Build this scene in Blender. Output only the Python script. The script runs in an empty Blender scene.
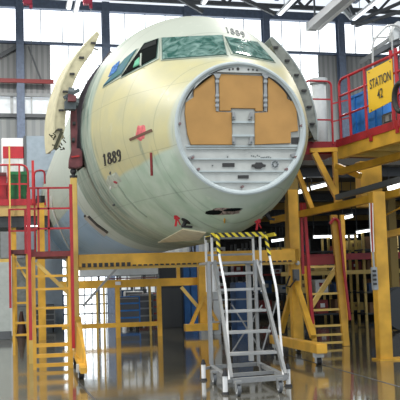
import bpy, bmesh, math, random
from mathutils import Vector, Matrix
from mathutils.bvhtree import BVHTree
random.seed(7)
SC = bpy.context.scene
COL = SC.collection
PI = math.pi
FPX = 900.0
EYE = Vector((0, 0, 1.55))
RC = (Matrix.Rotation(-math.radians(11.9), 3, 'Z') @ Matrix.Rotation(math.radians(90 + 5.2), 3, 'X')
      @ Matrix.Rotation(math.radians(-1.8), 3, 'Z'))

def ray(px, py):
    return (RC @ Vector(((px - 200) / FPX, (200 - py) / FPX, -1))).normalized()
def P(px, py, Y):            # the point of the plane y = Y seen at a pixel
    d = ray(px, py); return EYE + d * (Y / d.y)
def F(px, py, z=0.0):        # the point at height z seen at a pixel
    d = ray(px, py); return EYE + d * ((z - EYE.z) / d.z)
def PX(px, py, X):
    d = ray(px, py); return EYE + d * (X / d.x)

# ---------------------------------------------------------------- materials
def mat(name, color, rough=0.5, metal=0.0, var=0.0, scale=6.0, bump=0.0, emit=0.0, spec=0.5, col2=None, coat=0.0):
    m = bpy.data.materials.new(name); m.use_nodes = True
    nt = m.node_tree; b = nt.nodes['Principled BSDF']
    b.inputs['Base Color'].default_value = (*color, 1)
    b.inputs['Roughness'].default_value = rough
    b.inputs['Metallic'].default_value = metal
    b.inputs['Specular IOR Level'].default_value = spec
    if coat: b.inputs['Coat Weight'].default_value = coat
    if emit:
        b.inputs['Emission Color'].default_value = (*color, 1); b.inputs['Emission Strength'].default_value = emit
    if var or bump or col2:
        tc = nt.nodes.new('ShaderNodeTexCoord'); n = nt.nodes.new('ShaderNodeTexNoise')
        n.inputs['Scale'].default_value = scale; n.inputs['Detail'].default_value = 5
        nt.links.new(tc.outputs['Object'], n.inputs['Vector'])
        r = nt.nodes.new('ShaderNodeValToRGB')
        c2 = col2 or tuple(c * (1 - var) for c in color)
        c1 = color if col2 else tuple(min(1, c * (1 + var * .5)) for c in color)
        r.color_ramp.elements[0].position = .35; r.color_ramp.elements[1].position = .65
        r.color_ramp.elements[0].color = (*c2, 1); r.color_ramp.elements[1].color = (*c1, 1)
        nt.links.new(n.outputs['Fac'], r.inputs['Fac']); nt.links.new(r.outputs['Color'], b.inputs['Base Color'])
        if bump:
            bp = nt.nodes.new('ShaderNodeBump'); bp.inputs['Strength'].default_value = bump; bp.inputs['Distance'].default_value = .02
            nt.links.new(n.outputs['Fac'], bp.inputs['Height']); nt.links.new(bp.outputs['Normal'], b.inputs['Normal'])
    return m

def stripes(name, c1, c2, freq, axis=0, rough=.6, duty=.5, metal=0.0, diag=0.0):
    """bands along one object axis (diag mixes in the vertical axis)"""
    m = bpy.data.materials.new(name); m.use_nodes = True
    nt = m.node_tree; b = nt.nodes['Principled BSDF']; b.inputs['Roughness'].default_value = rough; b.inputs['Metallic'].default_value = metal
    tc = nt.nodes.new('ShaderNodeTexCoord'); sx = nt.nodes.new('ShaderNodeSeparateXYZ')
    nt.links.new(tc.outputs['Object'], sx.inputs[0])
    mul = nt.nodes.new('ShaderNodeMath'); mul.operation = 'MULTIPLY'; mul.inputs[1].default_value = freq
    if diag:
        ad = nt.nodes.new('ShaderNodeMath'); ad.operation = 'MULTIPLY_ADD'; ad.inputs[1].default_value = diag
        nt.links.new(sx.outputs[2], ad.inputs[0]); nt.links.new(sx.outputs[axis], ad.inputs[2]); nt.links.new(ad.outputs[0], mul.inputs[0])
    else:
        nt.links.new(sx.outputs[axis], mul.inputs[0])
    fr = nt.nodes.new('ShaderNodeMath'); fr.operation = 'FRACT'; nt.links.new(mul.outputs[0], fr.inputs[0])
    gt = nt.nodes.new('ShaderNodeMath'); gt.operation = 'GREATER_THAN'; gt.inputs[1].default_value = duty; nt.links.new(fr.outputs[0], gt.inputs[0])
    mx = nt.nodes.new('ShaderNodeMix'); mx.data_type = 'RGBA'
    mx.inputs[6].default_value = (*c1, 1); mx.inputs[7].default_value = (*c2, 1)
    nt.links.new(gt.outputs[0], mx.inputs[0]); nt.links.new(mx.outputs[2], b.inputs['Base Color'])
    return m

# ---------------------------------------------------------------- mesh builder
class MB:
    def __init__(s): s.v = []; s.f = []; s.smooth = False
    def add(s, vs, fs):
        n = len(s.v); s.v += [Vector(v) for v in vs]; s.f += [tuple(i + n for i in f) for f in fs]; return s
    def box(s, c, d, rz=0.0, rx=0.0):
        R = Matrix.Rotation(rz, 3, 'Z') @ Matrix.Rotation(rx, 3, 'X'); c = Vector(c)
        vs = [c + R @ Vector((x * d[0] / 2, y * d[1] / 2, z * d[2] / 2)) for x in (-1, 1) for y in (-1, 1) for z in (-1, 1)]
        return s.add(vs, [(0, 1, 3, 2), (4, 6, 7, 5), (0, 4, 5, 1), (2, 3, 7, 6), (0, 2, 6, 4), (1, 5, 7, 3)])
    def span(s, a, b):
        a = Vector(a); b = Vector(b); return s.box((a + b) / 2, (abs(b.x - a.x), abs(b.y - a.y), abs(b.z - a.z)))
    def frame(s, a, b):
        d = (b - a).normalized(); up = Vector((0, 0, 1)) if abs(d.z) < .95 else Vector((0, 1, 0))
        x = d.cross(up).normalized(); y = x.cross(d).normalized(); return d, x, y
    def bar(s, a, b, w, h=None):        # w across, h up
        h = h or w; a = Vector(a); b = Vector(b); d, x, y = s.frame(a, b)
        if abs(d.z) >= .95: x = Vector((1, 0, 0)); y = Vector((0, 1, 0))
        vs = []
        for p in (a, b):
            for i, j in ((-1, -1), (1, -1), (1, 1), (-1, 1)): vs.append(p + x * i * w / 2 + y * j * h / 2)
        return s.add(vs, [(3, 2, 1, 0), (4, 5, 6, 7), (0, 1, 5, 4), (1, 2, 6, 5), (2, 3, 7, 6), (3, 0, 4, 7)])
    def ibeam(s, a, b, w, h, t=.02):
        a = Vector(a); b = Vector(b); d, x, y = s.frame(a, b)
        s.bar(a + y * (h / 2 - t / 2), b + y * (h / 2 - t / 2), w, t); s.bar(a - y * (h / 2 - t / 2), b - y * (h / 2 - t / 2), w, t)
        return s.bar(a, b, t, h - 2 * t)
    def cyl(s, a, b, r, r2=None, n=12):
        r2 = r if r2 is None else r2; a = Vector(a); b = Vector(b); d, x, y = s.frame(a, b); k = len(s.v)
        vs = []
        for p, q in ((a, r), (b, r2)):
            for i in range(n):
                t = 2 * PI * i / n; vs.append(p + x * math.cos(t) * q + y * math.sin(t) * q)
        fs = [(i, (i + 1) % n, n + (i + 1) % n, n + i) for i in range(n)]
        fs += [tuple(range(n))[::-1], tuple(range(n, 2 * n))]
        return s.add(vs, fs)
    def tube(s, pts, r, n=8, closed=False):
        pts = [Vector(p) for p in pts]; m = len(pts); vs = []; prev = None
        for i, p in enumerate(pts):
            if closed: t = (pts[(i + 1) % m] - pts[i - 1]).normalized()
            else: t = (pts[min(i + 1, m - 1)] - pts[max(i - 1, 0)]).normalized()
            if prev is None:
                up = Vector((0, 0, 1)) if abs(t.z) < .9 else Vector((0, 1, 0)); x = t.cross(up).normalized()
            else: x = (prev - t * prev.dot(t)).normalized()
            prev = x; y = t.cross(x)
            for j in range(n):
                a = 2 * PI * j / n; vs.append(p + x * math.cos(a) * r + y * math.sin(a) * r)
        fs = []
        for i in range(m if closed else m - 1):
            k = (i + 1) % m
            for j in range(n): fs.append((i * n + j, i * n + (j + 1) % n, k * n + (j + 1) % n, k * n + j))
        if not closed: fs += [tuple(range(n))[::-1], tuple(range((m - 1) * n, m * n))]
        return s.add(vs, fs)
    def rail(s, pts, r, rad=.12):        # tube with rounded corners
        pts = [Vector(p) for p in pts]; out = [pts[0]]
        for i in range(1, len(pts) - 1):
            a, b, c = pts[i - 1], pts[i], pts[i + 1]
            q = min(rad, (a - b).length * .45, (c - b).length * .45)
            p0 = b + (a - b).normalized() * q; p1 = b + (c - b).normalized() * q
            for k in range(6):
                t = k / 5; out.append(p0 * (1 - t) ** 2 + b * 2 * t * (1 - t) + p1 * t * t)
        out.append(pts[-1]); return s.tube(out, r)
    def prism(s, poly, off):             # polygon (3D points) extruded by a vector
        poly = [Vector(p) for p in poly]; off = Vector(off); n = len(poly)
        vs = poly + [p + off for p in poly]
        return s.add(vs, [tuple(range(n))[::-1], tuple(range(n, 2 * n))] + [(i, (i + 1) % n, n + (i + 1) % n, n + i) for i in range(n)])
    def sphere(s, c, r, nu=14, nv=8, sc=(1, 1, 1)):
        vs = []; c = Vector(c)
        for j in range(1, nv):
            for i in range(nu):
                a = 2 * PI * i / nu; b = PI * j / nv
                vs.append(c + Vector((math.cos(a) * math.sin(b) * sc[0], math.sin(a) * math.sin(b) * sc[1], math.cos(b) * sc[2])) * r)
        vs += [c + Vector((0, 0, r * sc[2])), c - Vector((0, 0, r * sc[2]))]; t = len(vs) - 2
        fs = [(j * nu + i, (j + 1) * nu + i, (j + 1) * nu + (i + 1) % nu, j * nu + (i + 1) % nu) for j in range(nv - 2) for i in range(nu)]
        fs += [(t, i, (i + 1) % nu) for i in range(nu)] + [(t + 1, (nv - 2) * nu + (i + 1) % nu, (nv - 2) * nu + i) for i in range(nu)]
        return s.add(vs, fs)
    def build(s, name, m, parent=None, bevel=0.0, smooth=None, recalc=True):
        me = bpy.data.meshes.new(name)
        off = Vector((0, 0, 0)); p = parent
        while p is not None: off += Vector(p.location); p = p.parent
        if parent is None:
            xs = [v.x for v in s.v]; ys = [v.y for v in s.v]; zs = [v.z for v in s.v]
            off = Vector(((min(xs) + max(xs)) / 2, (min(ys) + max(ys)) / 2, min(zs)))
        me.from_pydata([v - off for v in s.v], [], s.f)
        if recalc:
            bm = bmesh.new(); bm.from_mesh(me); bmesh.ops.recalc_face_normals(bm, faces=bm.faces)
            if bevel: bmesh.ops.bevel(bm, geom=bm.edges[:], offset=bevel, segments=2, affect='EDGES', clamp_overlap=True)
            bm.to_mesh(me); bm.free()
        o = bpy.data.objects.new(name, me); COL.objects.link(o); me.materials.append(m)
        if parent is None: o.location = off
        else: o.parent = parent
        sm = s.smooth if smooth is None else smooth
        if sm: me.polygons.foreach_set('use_smooth', [True] * len(me.polygons))
        return o

def tag(o, label=None, cat=None, group=None, kind=None):
    if label: o['label'] = label
    if cat: o['category'] = cat
    if group: o['group'] = group
    if kind: o['kind'] = kind
    return o
def thing(name, loc, label, cat, group=None):
    o = bpy.data.objects.new(name, None); COL.objects.link(o); o.location = loc; o.empty_display_size = .2
    return tag(o, label, cat, group)
def structure(o): o['kind'] = 'structure'; return o
def copy_tree(o, parent=None):
    kids = [c for c in bpy.data.objects if c.parent == o]
    c = o.copy(); COL.objects.link(c); c.parent = parent
    for k in kids: copy_tree(k, c)
    return c

# ---------------------------------------------------------------- palette
M = {}
M['yellow'] = mat('yellow_paint', (.70, .385, .04), .42, var=.22, scale=2.5)
M['yellow2'] = mat('pale_yellow_paint', (.68, .47, .12), .45, var=.12, scale=3)
M['red'] = mat('red_paint', (.42, .015, .025), .4, var=.2, scale=4)
M['red_far'] = mat('red_paint_dull', (.24, .025, .025), .55)
M['alu'] = mat('aluminium', (.30, .31, .315), .45, .35, var=.08, scale=20)
M['alu_light'] = mat('pale_aluminium', (.40, .41, .41), .45, .2)
M['white'] = mat('white_paint', (.78, .79, .79), .5)
M['black'] = mat('black_rubber', (.015, .015, .017), .6)
M['dark'] = mat('dark_metal', (.05, .055, .06), .5, .4)
M['darkgrey'] = mat('dark_grey_paint', (.10, .11, .12), .6)
M['grey'] = mat('grey_paint', (.32, .34, .35), .55, var=.1)
M['greylight'] = mat('light_grey_paint', (.52, .55, .56), .5, var=.08)
M['blue'] = mat('blue_plastic', (.025, .19, .58), .45, var=.15, scale=3)
M['bluedark'] = mat('dark_blue_paint', (.015, .06, .16), .5)
M['green'] = mat('green_plastic', (.01, .15, .04), .45, var=.2)
M['maroon'] = mat('maroon_paint', (.15, .04, .045), .6, var=.3, scale=8)
M['steelblue'] = mat('blue_grey_steel', (.13, .17, .25), .55, .1, var=.15)
M['hazard'] = stripes('hazard_tape', (.75, .6, .03), (.015, .015, .015), 8.5, 0, .5, .5, diag=1.0)
M['lamp'] = mat('fluorescent_tube', (.95, 1.0, 1.0), .4, emit=3.5)
# ================================================================ SETTING
# floor : glossy epoxy, faint panel joints and wear
fm = bpy.data.materials.new('epoxy_floor'); fm.use_nodes = True
nt = fm.node_tree; b = nt.nodes['Principled BSDF']
tc = nt.nodes.new('ShaderNodeTexCoord')
n1 = nt.nodes.new('ShaderNodeTexNoise'); n1.inputs['Scale'].default_value = .8; n1.inputs['Detail'].default_value = 6
nt.links.new(tc.outputs['Object'], n1.inputs['Vector'])
r1 = nt.nodes.new('ShaderNodeValToRGB')
r1.color_ramp.elements[0].position = .3; r1.color_ramp.elements[0].color = (.085, .079, .056, 1)
r1.color_ramp.elements[1].position = .7; r1.color_ramp.elements[1].color = (.125, .114, .082, 1)
nt.links.new(n1.outputs['Fac'], r1.inputs['Fac']); nt.links.new(r1.outputs['Color'], b.inputs['Base Color'])
n2 = nt.nodes.new('ShaderNodeTexNoise'); n2.inputs['Scale'].default_value = 2.2; n2.inputs['Detail'].default_value = 3
nt.links.new(tc.outputs['Object'], n2.inputs['Vector'])
mr = nt.nodes.new('ShaderNodeMapRange'); mr.inputs['To Min'].default_value = .05; mr.inputs['To Max'].default_value = .13
nt.links.new(n2.outputs['Fac'], mr.inputs['Value']); nt.links.new(mr.outputs['Result'], b.inputs['Roughness'])
bp = nt.nodes.new('ShaderNodeBump'); bp.inputs['Strength'].default_value = .10; bp.inputs['Distance'].default_value = .01
nt.links.new(n2.outputs['Fac'], bp.inputs['Height']); nt.links.new(bp.outputs['Normal'], b.inputs['Normal'])
b.inputs['Specular IOR Level'].default_value = .9; b.inputs['Coat Weight'].default_value = .35; b.inputs['Coat Roughness'].default_value = .05
mb = MB(); mb.span((-22, -14, -.3), (42, 54, 0)); structure(mb.build('floor', fm))
# dark expansion joint in the floor (runs along the hangar like in the photo)
mb = MB()
a = F(319, 364); c = F(400, 387); d = (c - a).normalized()
mb.bar(a - d * 4, c + d * 6, .035, .006)
structure(mb.build('trim_1', M['dark']))
a = F(82, 386); c = F(96, 401); d = (c - a).normalized()
mb = MB(); mb.bar(a - d * .6, c + d * 3, .03, .006); structure(mb.build('trim_2', M['dark']))

YW = 50.0
def hz(px, py): return P(px, py, YW).z
def hx(px): return P(px, 150, YW).x
Ztop = hz(22, 8); Zmid = hz(22, 43); Zlow = hz(22, 94)
cols = [.55 + 4.78 * k for k in range(-4, 9)]
corr = stripes('corrugated_sheet', (.30, .31, .31), (.22, .23, .235), 3.2, 0, .6, .55)
corr_lo = stripes('lower_corrugated_sheet', (.30, .32, .32), (.24, .26, .27), 2.2, 0, .6, .55)
glow = mat('daylight_glazing', (.93, .97, 1.0), .35, emit=1.9)
glow_dim = mat('dirty_glazing', (.62, .66, .68), .4, emit=.55, var=.4, scale=1.2)
glow_lo = mat('low_daylight_glazing', (.90, .96, 1.0), .35, emit=2.4)
GX0, GX1 = hx(52), hx(328)      # tall glazed bay range
zgb = hz(315, 143)              # bottom of the tall glazing
# wall_back built of solid areas around the openings
X0w, X1w = -21.5, 41.5
mb = MB()
th = .25
def wpan(mb, xa, xb, za, zb): mb.span((xa, YW, za), (xb, YW + th, zb))
wpan(mb, X0w, GX0, Zlow, Zmid); wpan(mb, GX1, X1w, Zlow, Zmid)
structure(mb.build('wall_back', corr))
mb = MB()
DX0, DX1 = hx(53), hx(160)      # glazed door at floor level
zdoor = 4.1
zw0 = hz(10, 116); zw1 = hz(10, 97)  # strip of dirty panes
wpan(mb, X0w, DX0, 0, zw0 ); wpan(mb, DX0, DX1, zdoor, zgb); wpan(mb, DX1, X1w, 0, zgb)
wpan(mb, GX0 - .0, DX0, zgb, zgb + .01); wpan(mb, GX1, X1w, zgb, Zlow)
structure(mb.build('wall_back', corr_lo))
# clerestory windows
wn = 0
for k in range(len(cols) - 1):
    wn += 1; xa, xb = cols[k], cols[k + 1]
    g = MB(); g.span((xa, YW + .1, Zmid), (xb, YW + .14, Ztop)); g = structure(g.build('window_%d' % wn, glow))
    fr = MB()
    for j in range(1, 4): fr.bar((xa + (xb - xa) * j / 4, YW + .05, Zmid), (xa + (xb - xa) * j / 4, YW + .05, Ztop), .05, .06)
    fr.build('window_mullions', M['greylight'], g)
xs = [GX0] + [x for x in cols if GX0 + .5 < x < GX1 - .5] + [GX1]
for k in range(len(xs) - 1):
    wn += 1; xa, xb = xs[k], xs[k + 1]
    g = MB(); g.span((xa, YW + .1, zgb), (xb, YW + .14, Zmid)); g = structure(g.build('window_%d' % wn, glow))
    fr = MB(); n = max(2, round((xb - xa) / 1.2))
    for j in range(1, n): fr.bar((xa + (xb - xa) * j / n, YW + .05, zgb), (xa + (xb - xa) * j / n, YW + .05, Zmid), .05, .06)
    for j in range(1, 5):
        z = zgb + (Zmid - zgb) * j / 5; fr.bar((xa, YW + .05, z), (xb, YW + .05, z), .04, .04)
    fr.build('window_mullions', M['greylight'], g)
# dirty strip windows on the left
xs = [X0w + 1.2 * i for i in range(100) if X0w + 1.2 * i < GX0 - 1.2] + [GX0]
xs = xs[::2] if (len(xs) % 2) else xs[::2] + [GX0]
for k in range(len(xs) - 1):
    xa, xb = xs[k], xs[k + 1]
    if xb < -8: continue
    wn += 1
    g = MB(); g.span((xa, YW + .1, zw0), (xb, YW + .14, zw1)); g = structure(g.build('window_%d' % wn, glow_dim))
    fr = MB(); fr.bar((xa, YW, zw0), (xa, YW, zw1), .16, .1); fr.bar(((xa + xb) / 2, YW, zw0), ((xa + xb) / 2, YW, zw1), .08, .08)
    fr.build('window_mullions', M['greylight'], g)
# floor-level gridded glazing
n = 5
for k in range(n):
    xa, xb = DX0 + (DX1 - DX0) * k / n, DX0 + (DX1 - DX0) * (k + 1) / n
    wn += 1
    g = MB(); g.span((xa, YW + .1, 0), (xb, YW + .14, zdoor)); g = structure(g.build('window_%d' % wn, glow_lo if k < 3 else glow_dim))
    fr = MB()
    for j in range(0, 4): fr.bar((xa + (xb - xa) * j / 3, YW + .02, 0), (xa + (xb - xa) * j / 3, YW + .02, zdoor), .05 if j % 3 else .12, .08)
    for j in range(0, 9): fr.bar((xa, YW + .02, zdoor * j / 8), (xb, YW + .02, zdoor * j / 8), .055, .08)
    fr.build('window_frame', M['darkgrey'], g)
# wall rails (trim)
def trim(n, a, c, w, h, m): q = MB(); q.bar(a, c, w, h); structure(q.build('trim_%d' % n, m))
trim(3, (X0w, YW - .1, Zmid), (X1w, YW - .1, Zmid), .2, .15, M['steelblue'])
trim(4, (X0w, YW - .2, Ztop + .18), (X1w, YW - .2, Ztop + .18), .4, .5, M['steelblue'])
trim(5, (X0w, YW - .15, (Zlow + zw1) / 2), (GX0, YW - .15, (Zlow + zw1) / 2), .25, abs(Zlow - zw1), M['grey'])
trim(6, (X0w, YW - .12, zw0), (GX0, YW - .12, zw0), .2, .2, M['darkgrey'])
zr = hz(20, 83.5)
trim(7, (X0w, YW - .6, zr), (GX0 + .1, YW - .6, zr), .2, .22, M['red_far'])
# steel columns of the wall
for k, x in enumerate(cols):
    if x < -1 or x > 34: continue
    q = MB(); z1 = Ztop + .4
    q.box((x, YW - .25, z1 / 2), (.42, .04, z1)); q.box((x, YW - .65, z1 / 2), (.42, .04, z1)); q.box((x, YW - .45, z1 / 2), (.06, .4, z1))
    o = structure(q.build('trim_%d' % (20 + k), M['steelblue']))
# braces on the left bay
a = P(0, 56, YW - .3); c = P(21, 44, YW - .3)
trim(8, a + (a - c), c, .16, .22, M['darkgrey'])
trim(9, P(28, 46, YW - .3), P(44, 88, YW - .3), .08, .08, M['darkgrey'])

# the end wall stands a little askew to the aircraft axis
def skew(o):
    a = math.radians(3.0); px_, py_ = .55, 50.0; l = o.location
    dx, dy = l.x - px_, l.y - py_
    o.location = (px_ + dx * math.cos(a) - dy * math.sin(a), py_ + dx * math.sin(a) + dy * math.cos(a), l.z); o.rotation_euler.z = a
for o in list(bpy.data.objects):
    if o.parent is None and (o.name.startswith(('wall_back', 'window_')) or (o.name.startswith('trim_') and o.name not in ('trim_1', 'trim_2'))): skew(o)
# roof: corrugated deck sloping up towards the viewer, trusses along and across
Zr = Ztop + 3.4
deck = stripes('roof_deck', (.55, .54, .53), (.42, .41, .40), 1.6, 0, .7, .5)
mb = MB()
mb.prism([(X0w, 54, Zr - .15), (X1w, 54, Zr - .15), (X1w, 8, Zr + 2.2), (X0w, 8, Zr + 2.2)], (0, 0, .25))
structure(mb.build('ceiling', deck))
# left side wall
q = MB(); q.span((X0w - .25, 8, 0), (X0w, 51, Zr + 2)); structure(q.build('wall_left', corr_lo))
q = MB(); q.span((X1w, 8, 0), (X1w + .25, 51, Zr + 2)); structure(q.build('wall_right', corr_lo))
# trusses at the wall and along every second column line
def truss(a, c, h, n, m, nm):
    t = thing('roof_truss', a, *nm)
    a = Vector(a); c = Vector(c); d = (c - a)
    q = MB(); q.bar(a, c, .22, .24); q.build('bottom_chord', m, t)
    q = MB(); q.bar(a + Vector((0, 0, h)), c + Vector((0, 0, h)), .22, .22); q.build('top_chord', m, t)
    q = MB()
    for i in range(n):
        p = a + d * (i / n); r = a + d * ((i + .5) / n) + Vector((0, 0, h)); s_ = a + d * ((i + 1) / n)
        q.bar(p, r, .14, .14); q.bar(r, s_, .14, .14)
    q.build('truss_web', m, t); return t
wt = truss((X0w + .2, YW - .9, Ztop + .55), (X1w - .2, YW - .9, Ztop + .55), 2.4, 13, M['darkgrey'],
      ('dark steel roof truss running across just inside the glazed end wall', 'roof truss'))
skew(wt)
names = {0: 'far left', 1: 'left', 2: 'middle', 3: 'right', 4: 'far right'}
for k, x in enumerate((cols[3], cols[5], cols[7], cols[8], cols[10])):
    truss((x + .25, 30, Ztop + .6), (x + .25, YW - 1.3, Ztop + .6), 2.4, 6, M['steelblue'],
          ('lengthwise steel roof truss, %s of the five running towards the viewer' % names[k], 'roof truss', 'lengthwise roof trusses'))
# ================================================================ AIRCRAFT
Y0 = 14.0
C0 = P(241.0, 128.0, Y0); X0 = C0.x; Z0 = C0.z; R0 = 1.075
def cr(xs, ys, x):               # monotone-ish cubic through points
    if x <= xs[0]: return ys[0]
    if x >= xs[-1]: return ys[-1]
    for i in range(len(xs) - 1):
        if x <= xs[i + 1]: break
    def sl(j):
        if j <= 0: return (ys[1] - ys[0]) / (xs[1] - xs[0])
        if j >= len(xs) - 1: return 0.0
        a = (ys[j] - ys[j - 1]) / (xs[j] - xs[j - 1]); b = (ys[j + 1] - ys[j]) / (xs[j + 1] - xs[j])
        return 0.0 if a * b <= 0 else 2 * a * b / (a + b)
    h = xs[i + 1] - xs[i]; t = (x - xs[i]) / h
    return ((2 * t**3 - 3 * t * t + 1) * ys[i] + (t**3 - 2 * t * t + t) * h * sl(i) + (-2 * t**3 + 3 * t * t) * ys[i + 1] + (t**3 - t * t) * h * sl(i + 1))
XC = [0, 0, -.01, -.02, -.03, -.04, -.07, -.11, -.16, -.26, -.45]
SS = [0, .25, .5, 1, 1.5, 2, 3, 4, 5, 7, 30]
WW = [R0 + .02, 1.17, 1.28, 1.50, 1.69, 1.84, 2.05, 2.16, 2.2, 2.2, 2.2]
ZT = [Z0 + R0 + .02, 5.10, 5.22, 5.56, 6.00, 6.35, 6.78, 6.95, 7.0, 7.0, 7.0]
ZB = [Z0 - R0 - .02, 2.68, 2.55, 2.41, 2.36, 2.33, 2.31, 2.30, 2.30, 2.30, 2.30]
ZC = [Z0, 4.0, 4.03, 4.12, 4.22, 4.32, 4.5, 4.6, 4.65, 4.65, 4.65]
def skin_pt(s, th, inset=0.0):
    w = cr(SS, WW, s) - inset; zt = cr(SS, ZT, s) - inset; zb = cr(SS, ZB, s) + inset; zc = cr(SS, ZC, s)
    c, n = math.cos(th), math.sin(th)
    if n < 0:
        e = cr([0, .3, 1.0, 2.5, 5], [1.0, 1.18, 1.22, 1.1, 1.0], s); c = math.copysign(abs(c) ** e, c); n = -abs(n) ** e
    return Vector((X0 + cr(SS, XC, s) + w * c, Y0 + s, zc + (zt - zc if n > 0 else zc - zb) * n))
SL = [0, .04, .1, .18, .28, .4, .55, .7, .85, 1, 1.2, 1.4, 1.6, 1.8, 2, 2.25, 2.5, 2.75, 3, 3.3, 3.6, 3.9, 4.2, 4.4, 4.6, 4.8, 5.0, 5.2, 5.6, 6, 7, 8, 10, 12, 15, 18, 21, 24]
NT = 128
def loft(inset, cut, smin=0.0):
    mb = MB(); st = [s for s in SL if s >= smin]
    for s in st:
        for j in range(NT): mb.v.append(skin_pt(s, 2 * PI * j / NT, inset))
    for i in range(len(st) - 1):
        for j in range(NT):
            if cut and 4.2 <= st[i] + 1e-6 and st[i + 1] <= 5.2 + 1e-6:
                a = (j + .5) / NT * 360
                z = mb.v[i * NT + j].z
                if 4.05 < z < 6.25 and (a < 100 or a > 80): 
                    if (a < 60 or a > 340) or (120 < a < 200): continue
            k = (j + 1) % NT
            mb.f.append((i * NT + j, i * NT + k, (i + 1) * NT + k, (i + 1) * NT + j))
    return mb
_full = loft(0, False)
BV = BVHTree.FromPolygons(_full.v, _full.f)
def hit(px, py):
    d = ray(px, py); loc, nor, i, dist = BV.ray_cast(EYE, d)
    if loc is None: return None, None
    if nor.dot(d) > 0: nor = -nor
    return loc, nor

plane = thing('aircraft', (X0, Y0, 0), 'airliner nose section in green and cream primer with its radome removed', 'aircraft')
# ---- primer skin: cream upper flank, green belly, grey-green crown, seams
sk = bpy.data.materials.new('primer_skin'); sk.use_nodes = True
nt = sk.node_tree; b = nt.nodes['Principled BSDF']; L = nt.links
tc = nt.nodes.new('ShaderNodeTexCoord'); sx = nt.nodes.new('ShaderNodeSeparateXYZ'); L.new(tc.outputs['Object'], sx.inputs[0])
def mth(op, a, c=None, d=None):
    n = nt.nodes.new('ShaderNodeMath'); n.operation = op
    for i, v in enumerate((a, c, d)):
        if v is None: continue
        if isinstance(v, (int, float)): n.inputs[i].default_value = v
        else: L.new(v, n.inputs[i])
    return n.outputs[0]
def noise(scale, detail=4, sc=(1, 1, 1)):
    mp = nt.nodes.new('ShaderNodeMapping'); mp.inputs['Scale'].default_value = sc; L.new(tc.outputs['Object'], mp.inputs[0])
    n = nt.nodes.new('ShaderNodeTexNoise'); n.inputs['Scale'].default_value = scale; n.inputs['Detail'].default_value = detail
    L.new(mp.outputs[0], n.inputs['Vector']); return n.outputs['Fac']
def mix(f, a, c):
    n = nt.nodes.new('ShaderNodeMix'); n.data_type = 'RGBA'
    L.new(f, n.inputs[0])
    for i, v in ((6, a), (7, c)):
        if isinstance(v, tuple): n.inputs[i].default_value = (*v, 1)
        else: L.new(v, n.inputs[i])
    return n.outputs[2]
def sstep(v, lo, hi):
    n = nt.nodes.new('ShaderNodeMapRange'); n.interpolation_type = 'SMOOTHSTEP'
    n.inputs['From Min'].default_value = lo; n.inputs['From Max'].default_value = hi; L.new(v, n.inputs['Value']); return n.outputs['Result']
X_, S_, Z_ = sx.outputs[0], sx.outputs[1], sx.outputs[2]
big = noise(1.3, 5); wob = mth('MULTIPLY', mth('SUBTRACT', big, .5), .35)
GREEN1, GREEN2 = (.35, .46, .36), (.45, .54, .45)
CREAM1, CREAM2 = (.50, .465, .25), (.44, .425, .26)
CROWN = (.42, .46, .40)
green = mix(sstep(noise(2.2, 6), .35, .65), GREEN1, GREEN2)
cream = mix(sstep(noise(1.7, 5), .35, .65), CREAM2, CREAM1)
# cream flank bounded below by a line and behind by the door surround
pA, _ = hit(105, 192); pB, _ = hit(174, 148)
k = (pB.z - pA.z) / (pB.y - pA.y)
line = mth('MULTIPLY_ADD', S_, -k, Z_)      # z - k*s
lv = pA.z - k * (pA.y - Y0)
fl = sstep(mth('ADD', line, mth('MULTIPLY', wob, .25)), lv - .03, lv + .05)
col = mix(fl, green, cream)
top = sstep(mth('ADD', mth('MULTIPLY_ADD', S_, -.17, Z_), wob), 5.12, 5.32)
col = mix(top, col, CROWN)
front = sstep(mth('ADD', S_, mth('MULTIPLY', wob, .3)), .30, .08)   # paler band next to the front frame
col = mix(mth('MULTIPLY', front, .75), col, (.44, .50, .45))
back = sstep(mth('ADD', S_, mth('MULTIPLY', wob, .3)), 3.05, 3.3)
col = mix(back, col, mix(sstep(noise(3, 4, (.4, 3, .4)), .4, .6), (.22, .31, .26), (.36, .42, .35)))
# grey-blue protective film far aft, low on the flank
film = mth('MULTIPLY', sstep(S_, 7.0, 7.1), sstep(Z_, 3.55, 3.5))
col = mix(film, col, (.34, .50, .68))
aft = mth('MULTIPLY', sstep(S_, 5.6, 5.7), mth('SUBTRACT', 1.0, film))
col = mix(aft, col, (.50, .56, .50))
# smudges running round the belly
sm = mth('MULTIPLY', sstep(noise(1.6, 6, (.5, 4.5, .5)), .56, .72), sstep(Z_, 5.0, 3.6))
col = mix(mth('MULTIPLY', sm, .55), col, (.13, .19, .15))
sm2 = sstep(noise(5, 6), .62, .75); col = mix(mth('MULTIPLY', sm2, .28), col, (.62, .64, .56))
# panel seams : rings at a few stations, lines along at a few heights
seam = None
for s0 in (.62, 1.55, 2.6, 3.2, 4.05, 5.4, 8.0, 12.0):
    v = mth('LESS_THAN', mth('ABSOLUTE', mth('SUBTRACT', S_, s0)), .010)
    seam = v if seam is None else mth('MAXIMUM', seam, v)
for z0 in (3.05, 3.75, 4.85):
    seam = mth('MAXIMUM', seam, mth('LESS_THAN', mth('ABSOLUTE', mth('SUBTRACT', Z_, z0)), .006))
col = mix(mth('MULTIPLY', seam, .3), col, (.10, .13, .11))
L.new(col, b.inputs['Base Color']); b.inputs['Roughness'].default_value = .5
bp = nt.nodes.new('ShaderNodeBump'); bp.inputs['Strength'].default_value = .12; bp.inputs['Distance'].default_value = .02
L.new(noise(3, 3), bp.inputs['Height']); L.new(bp.outputs['Normal'], b.inputs['Normal'])

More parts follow.
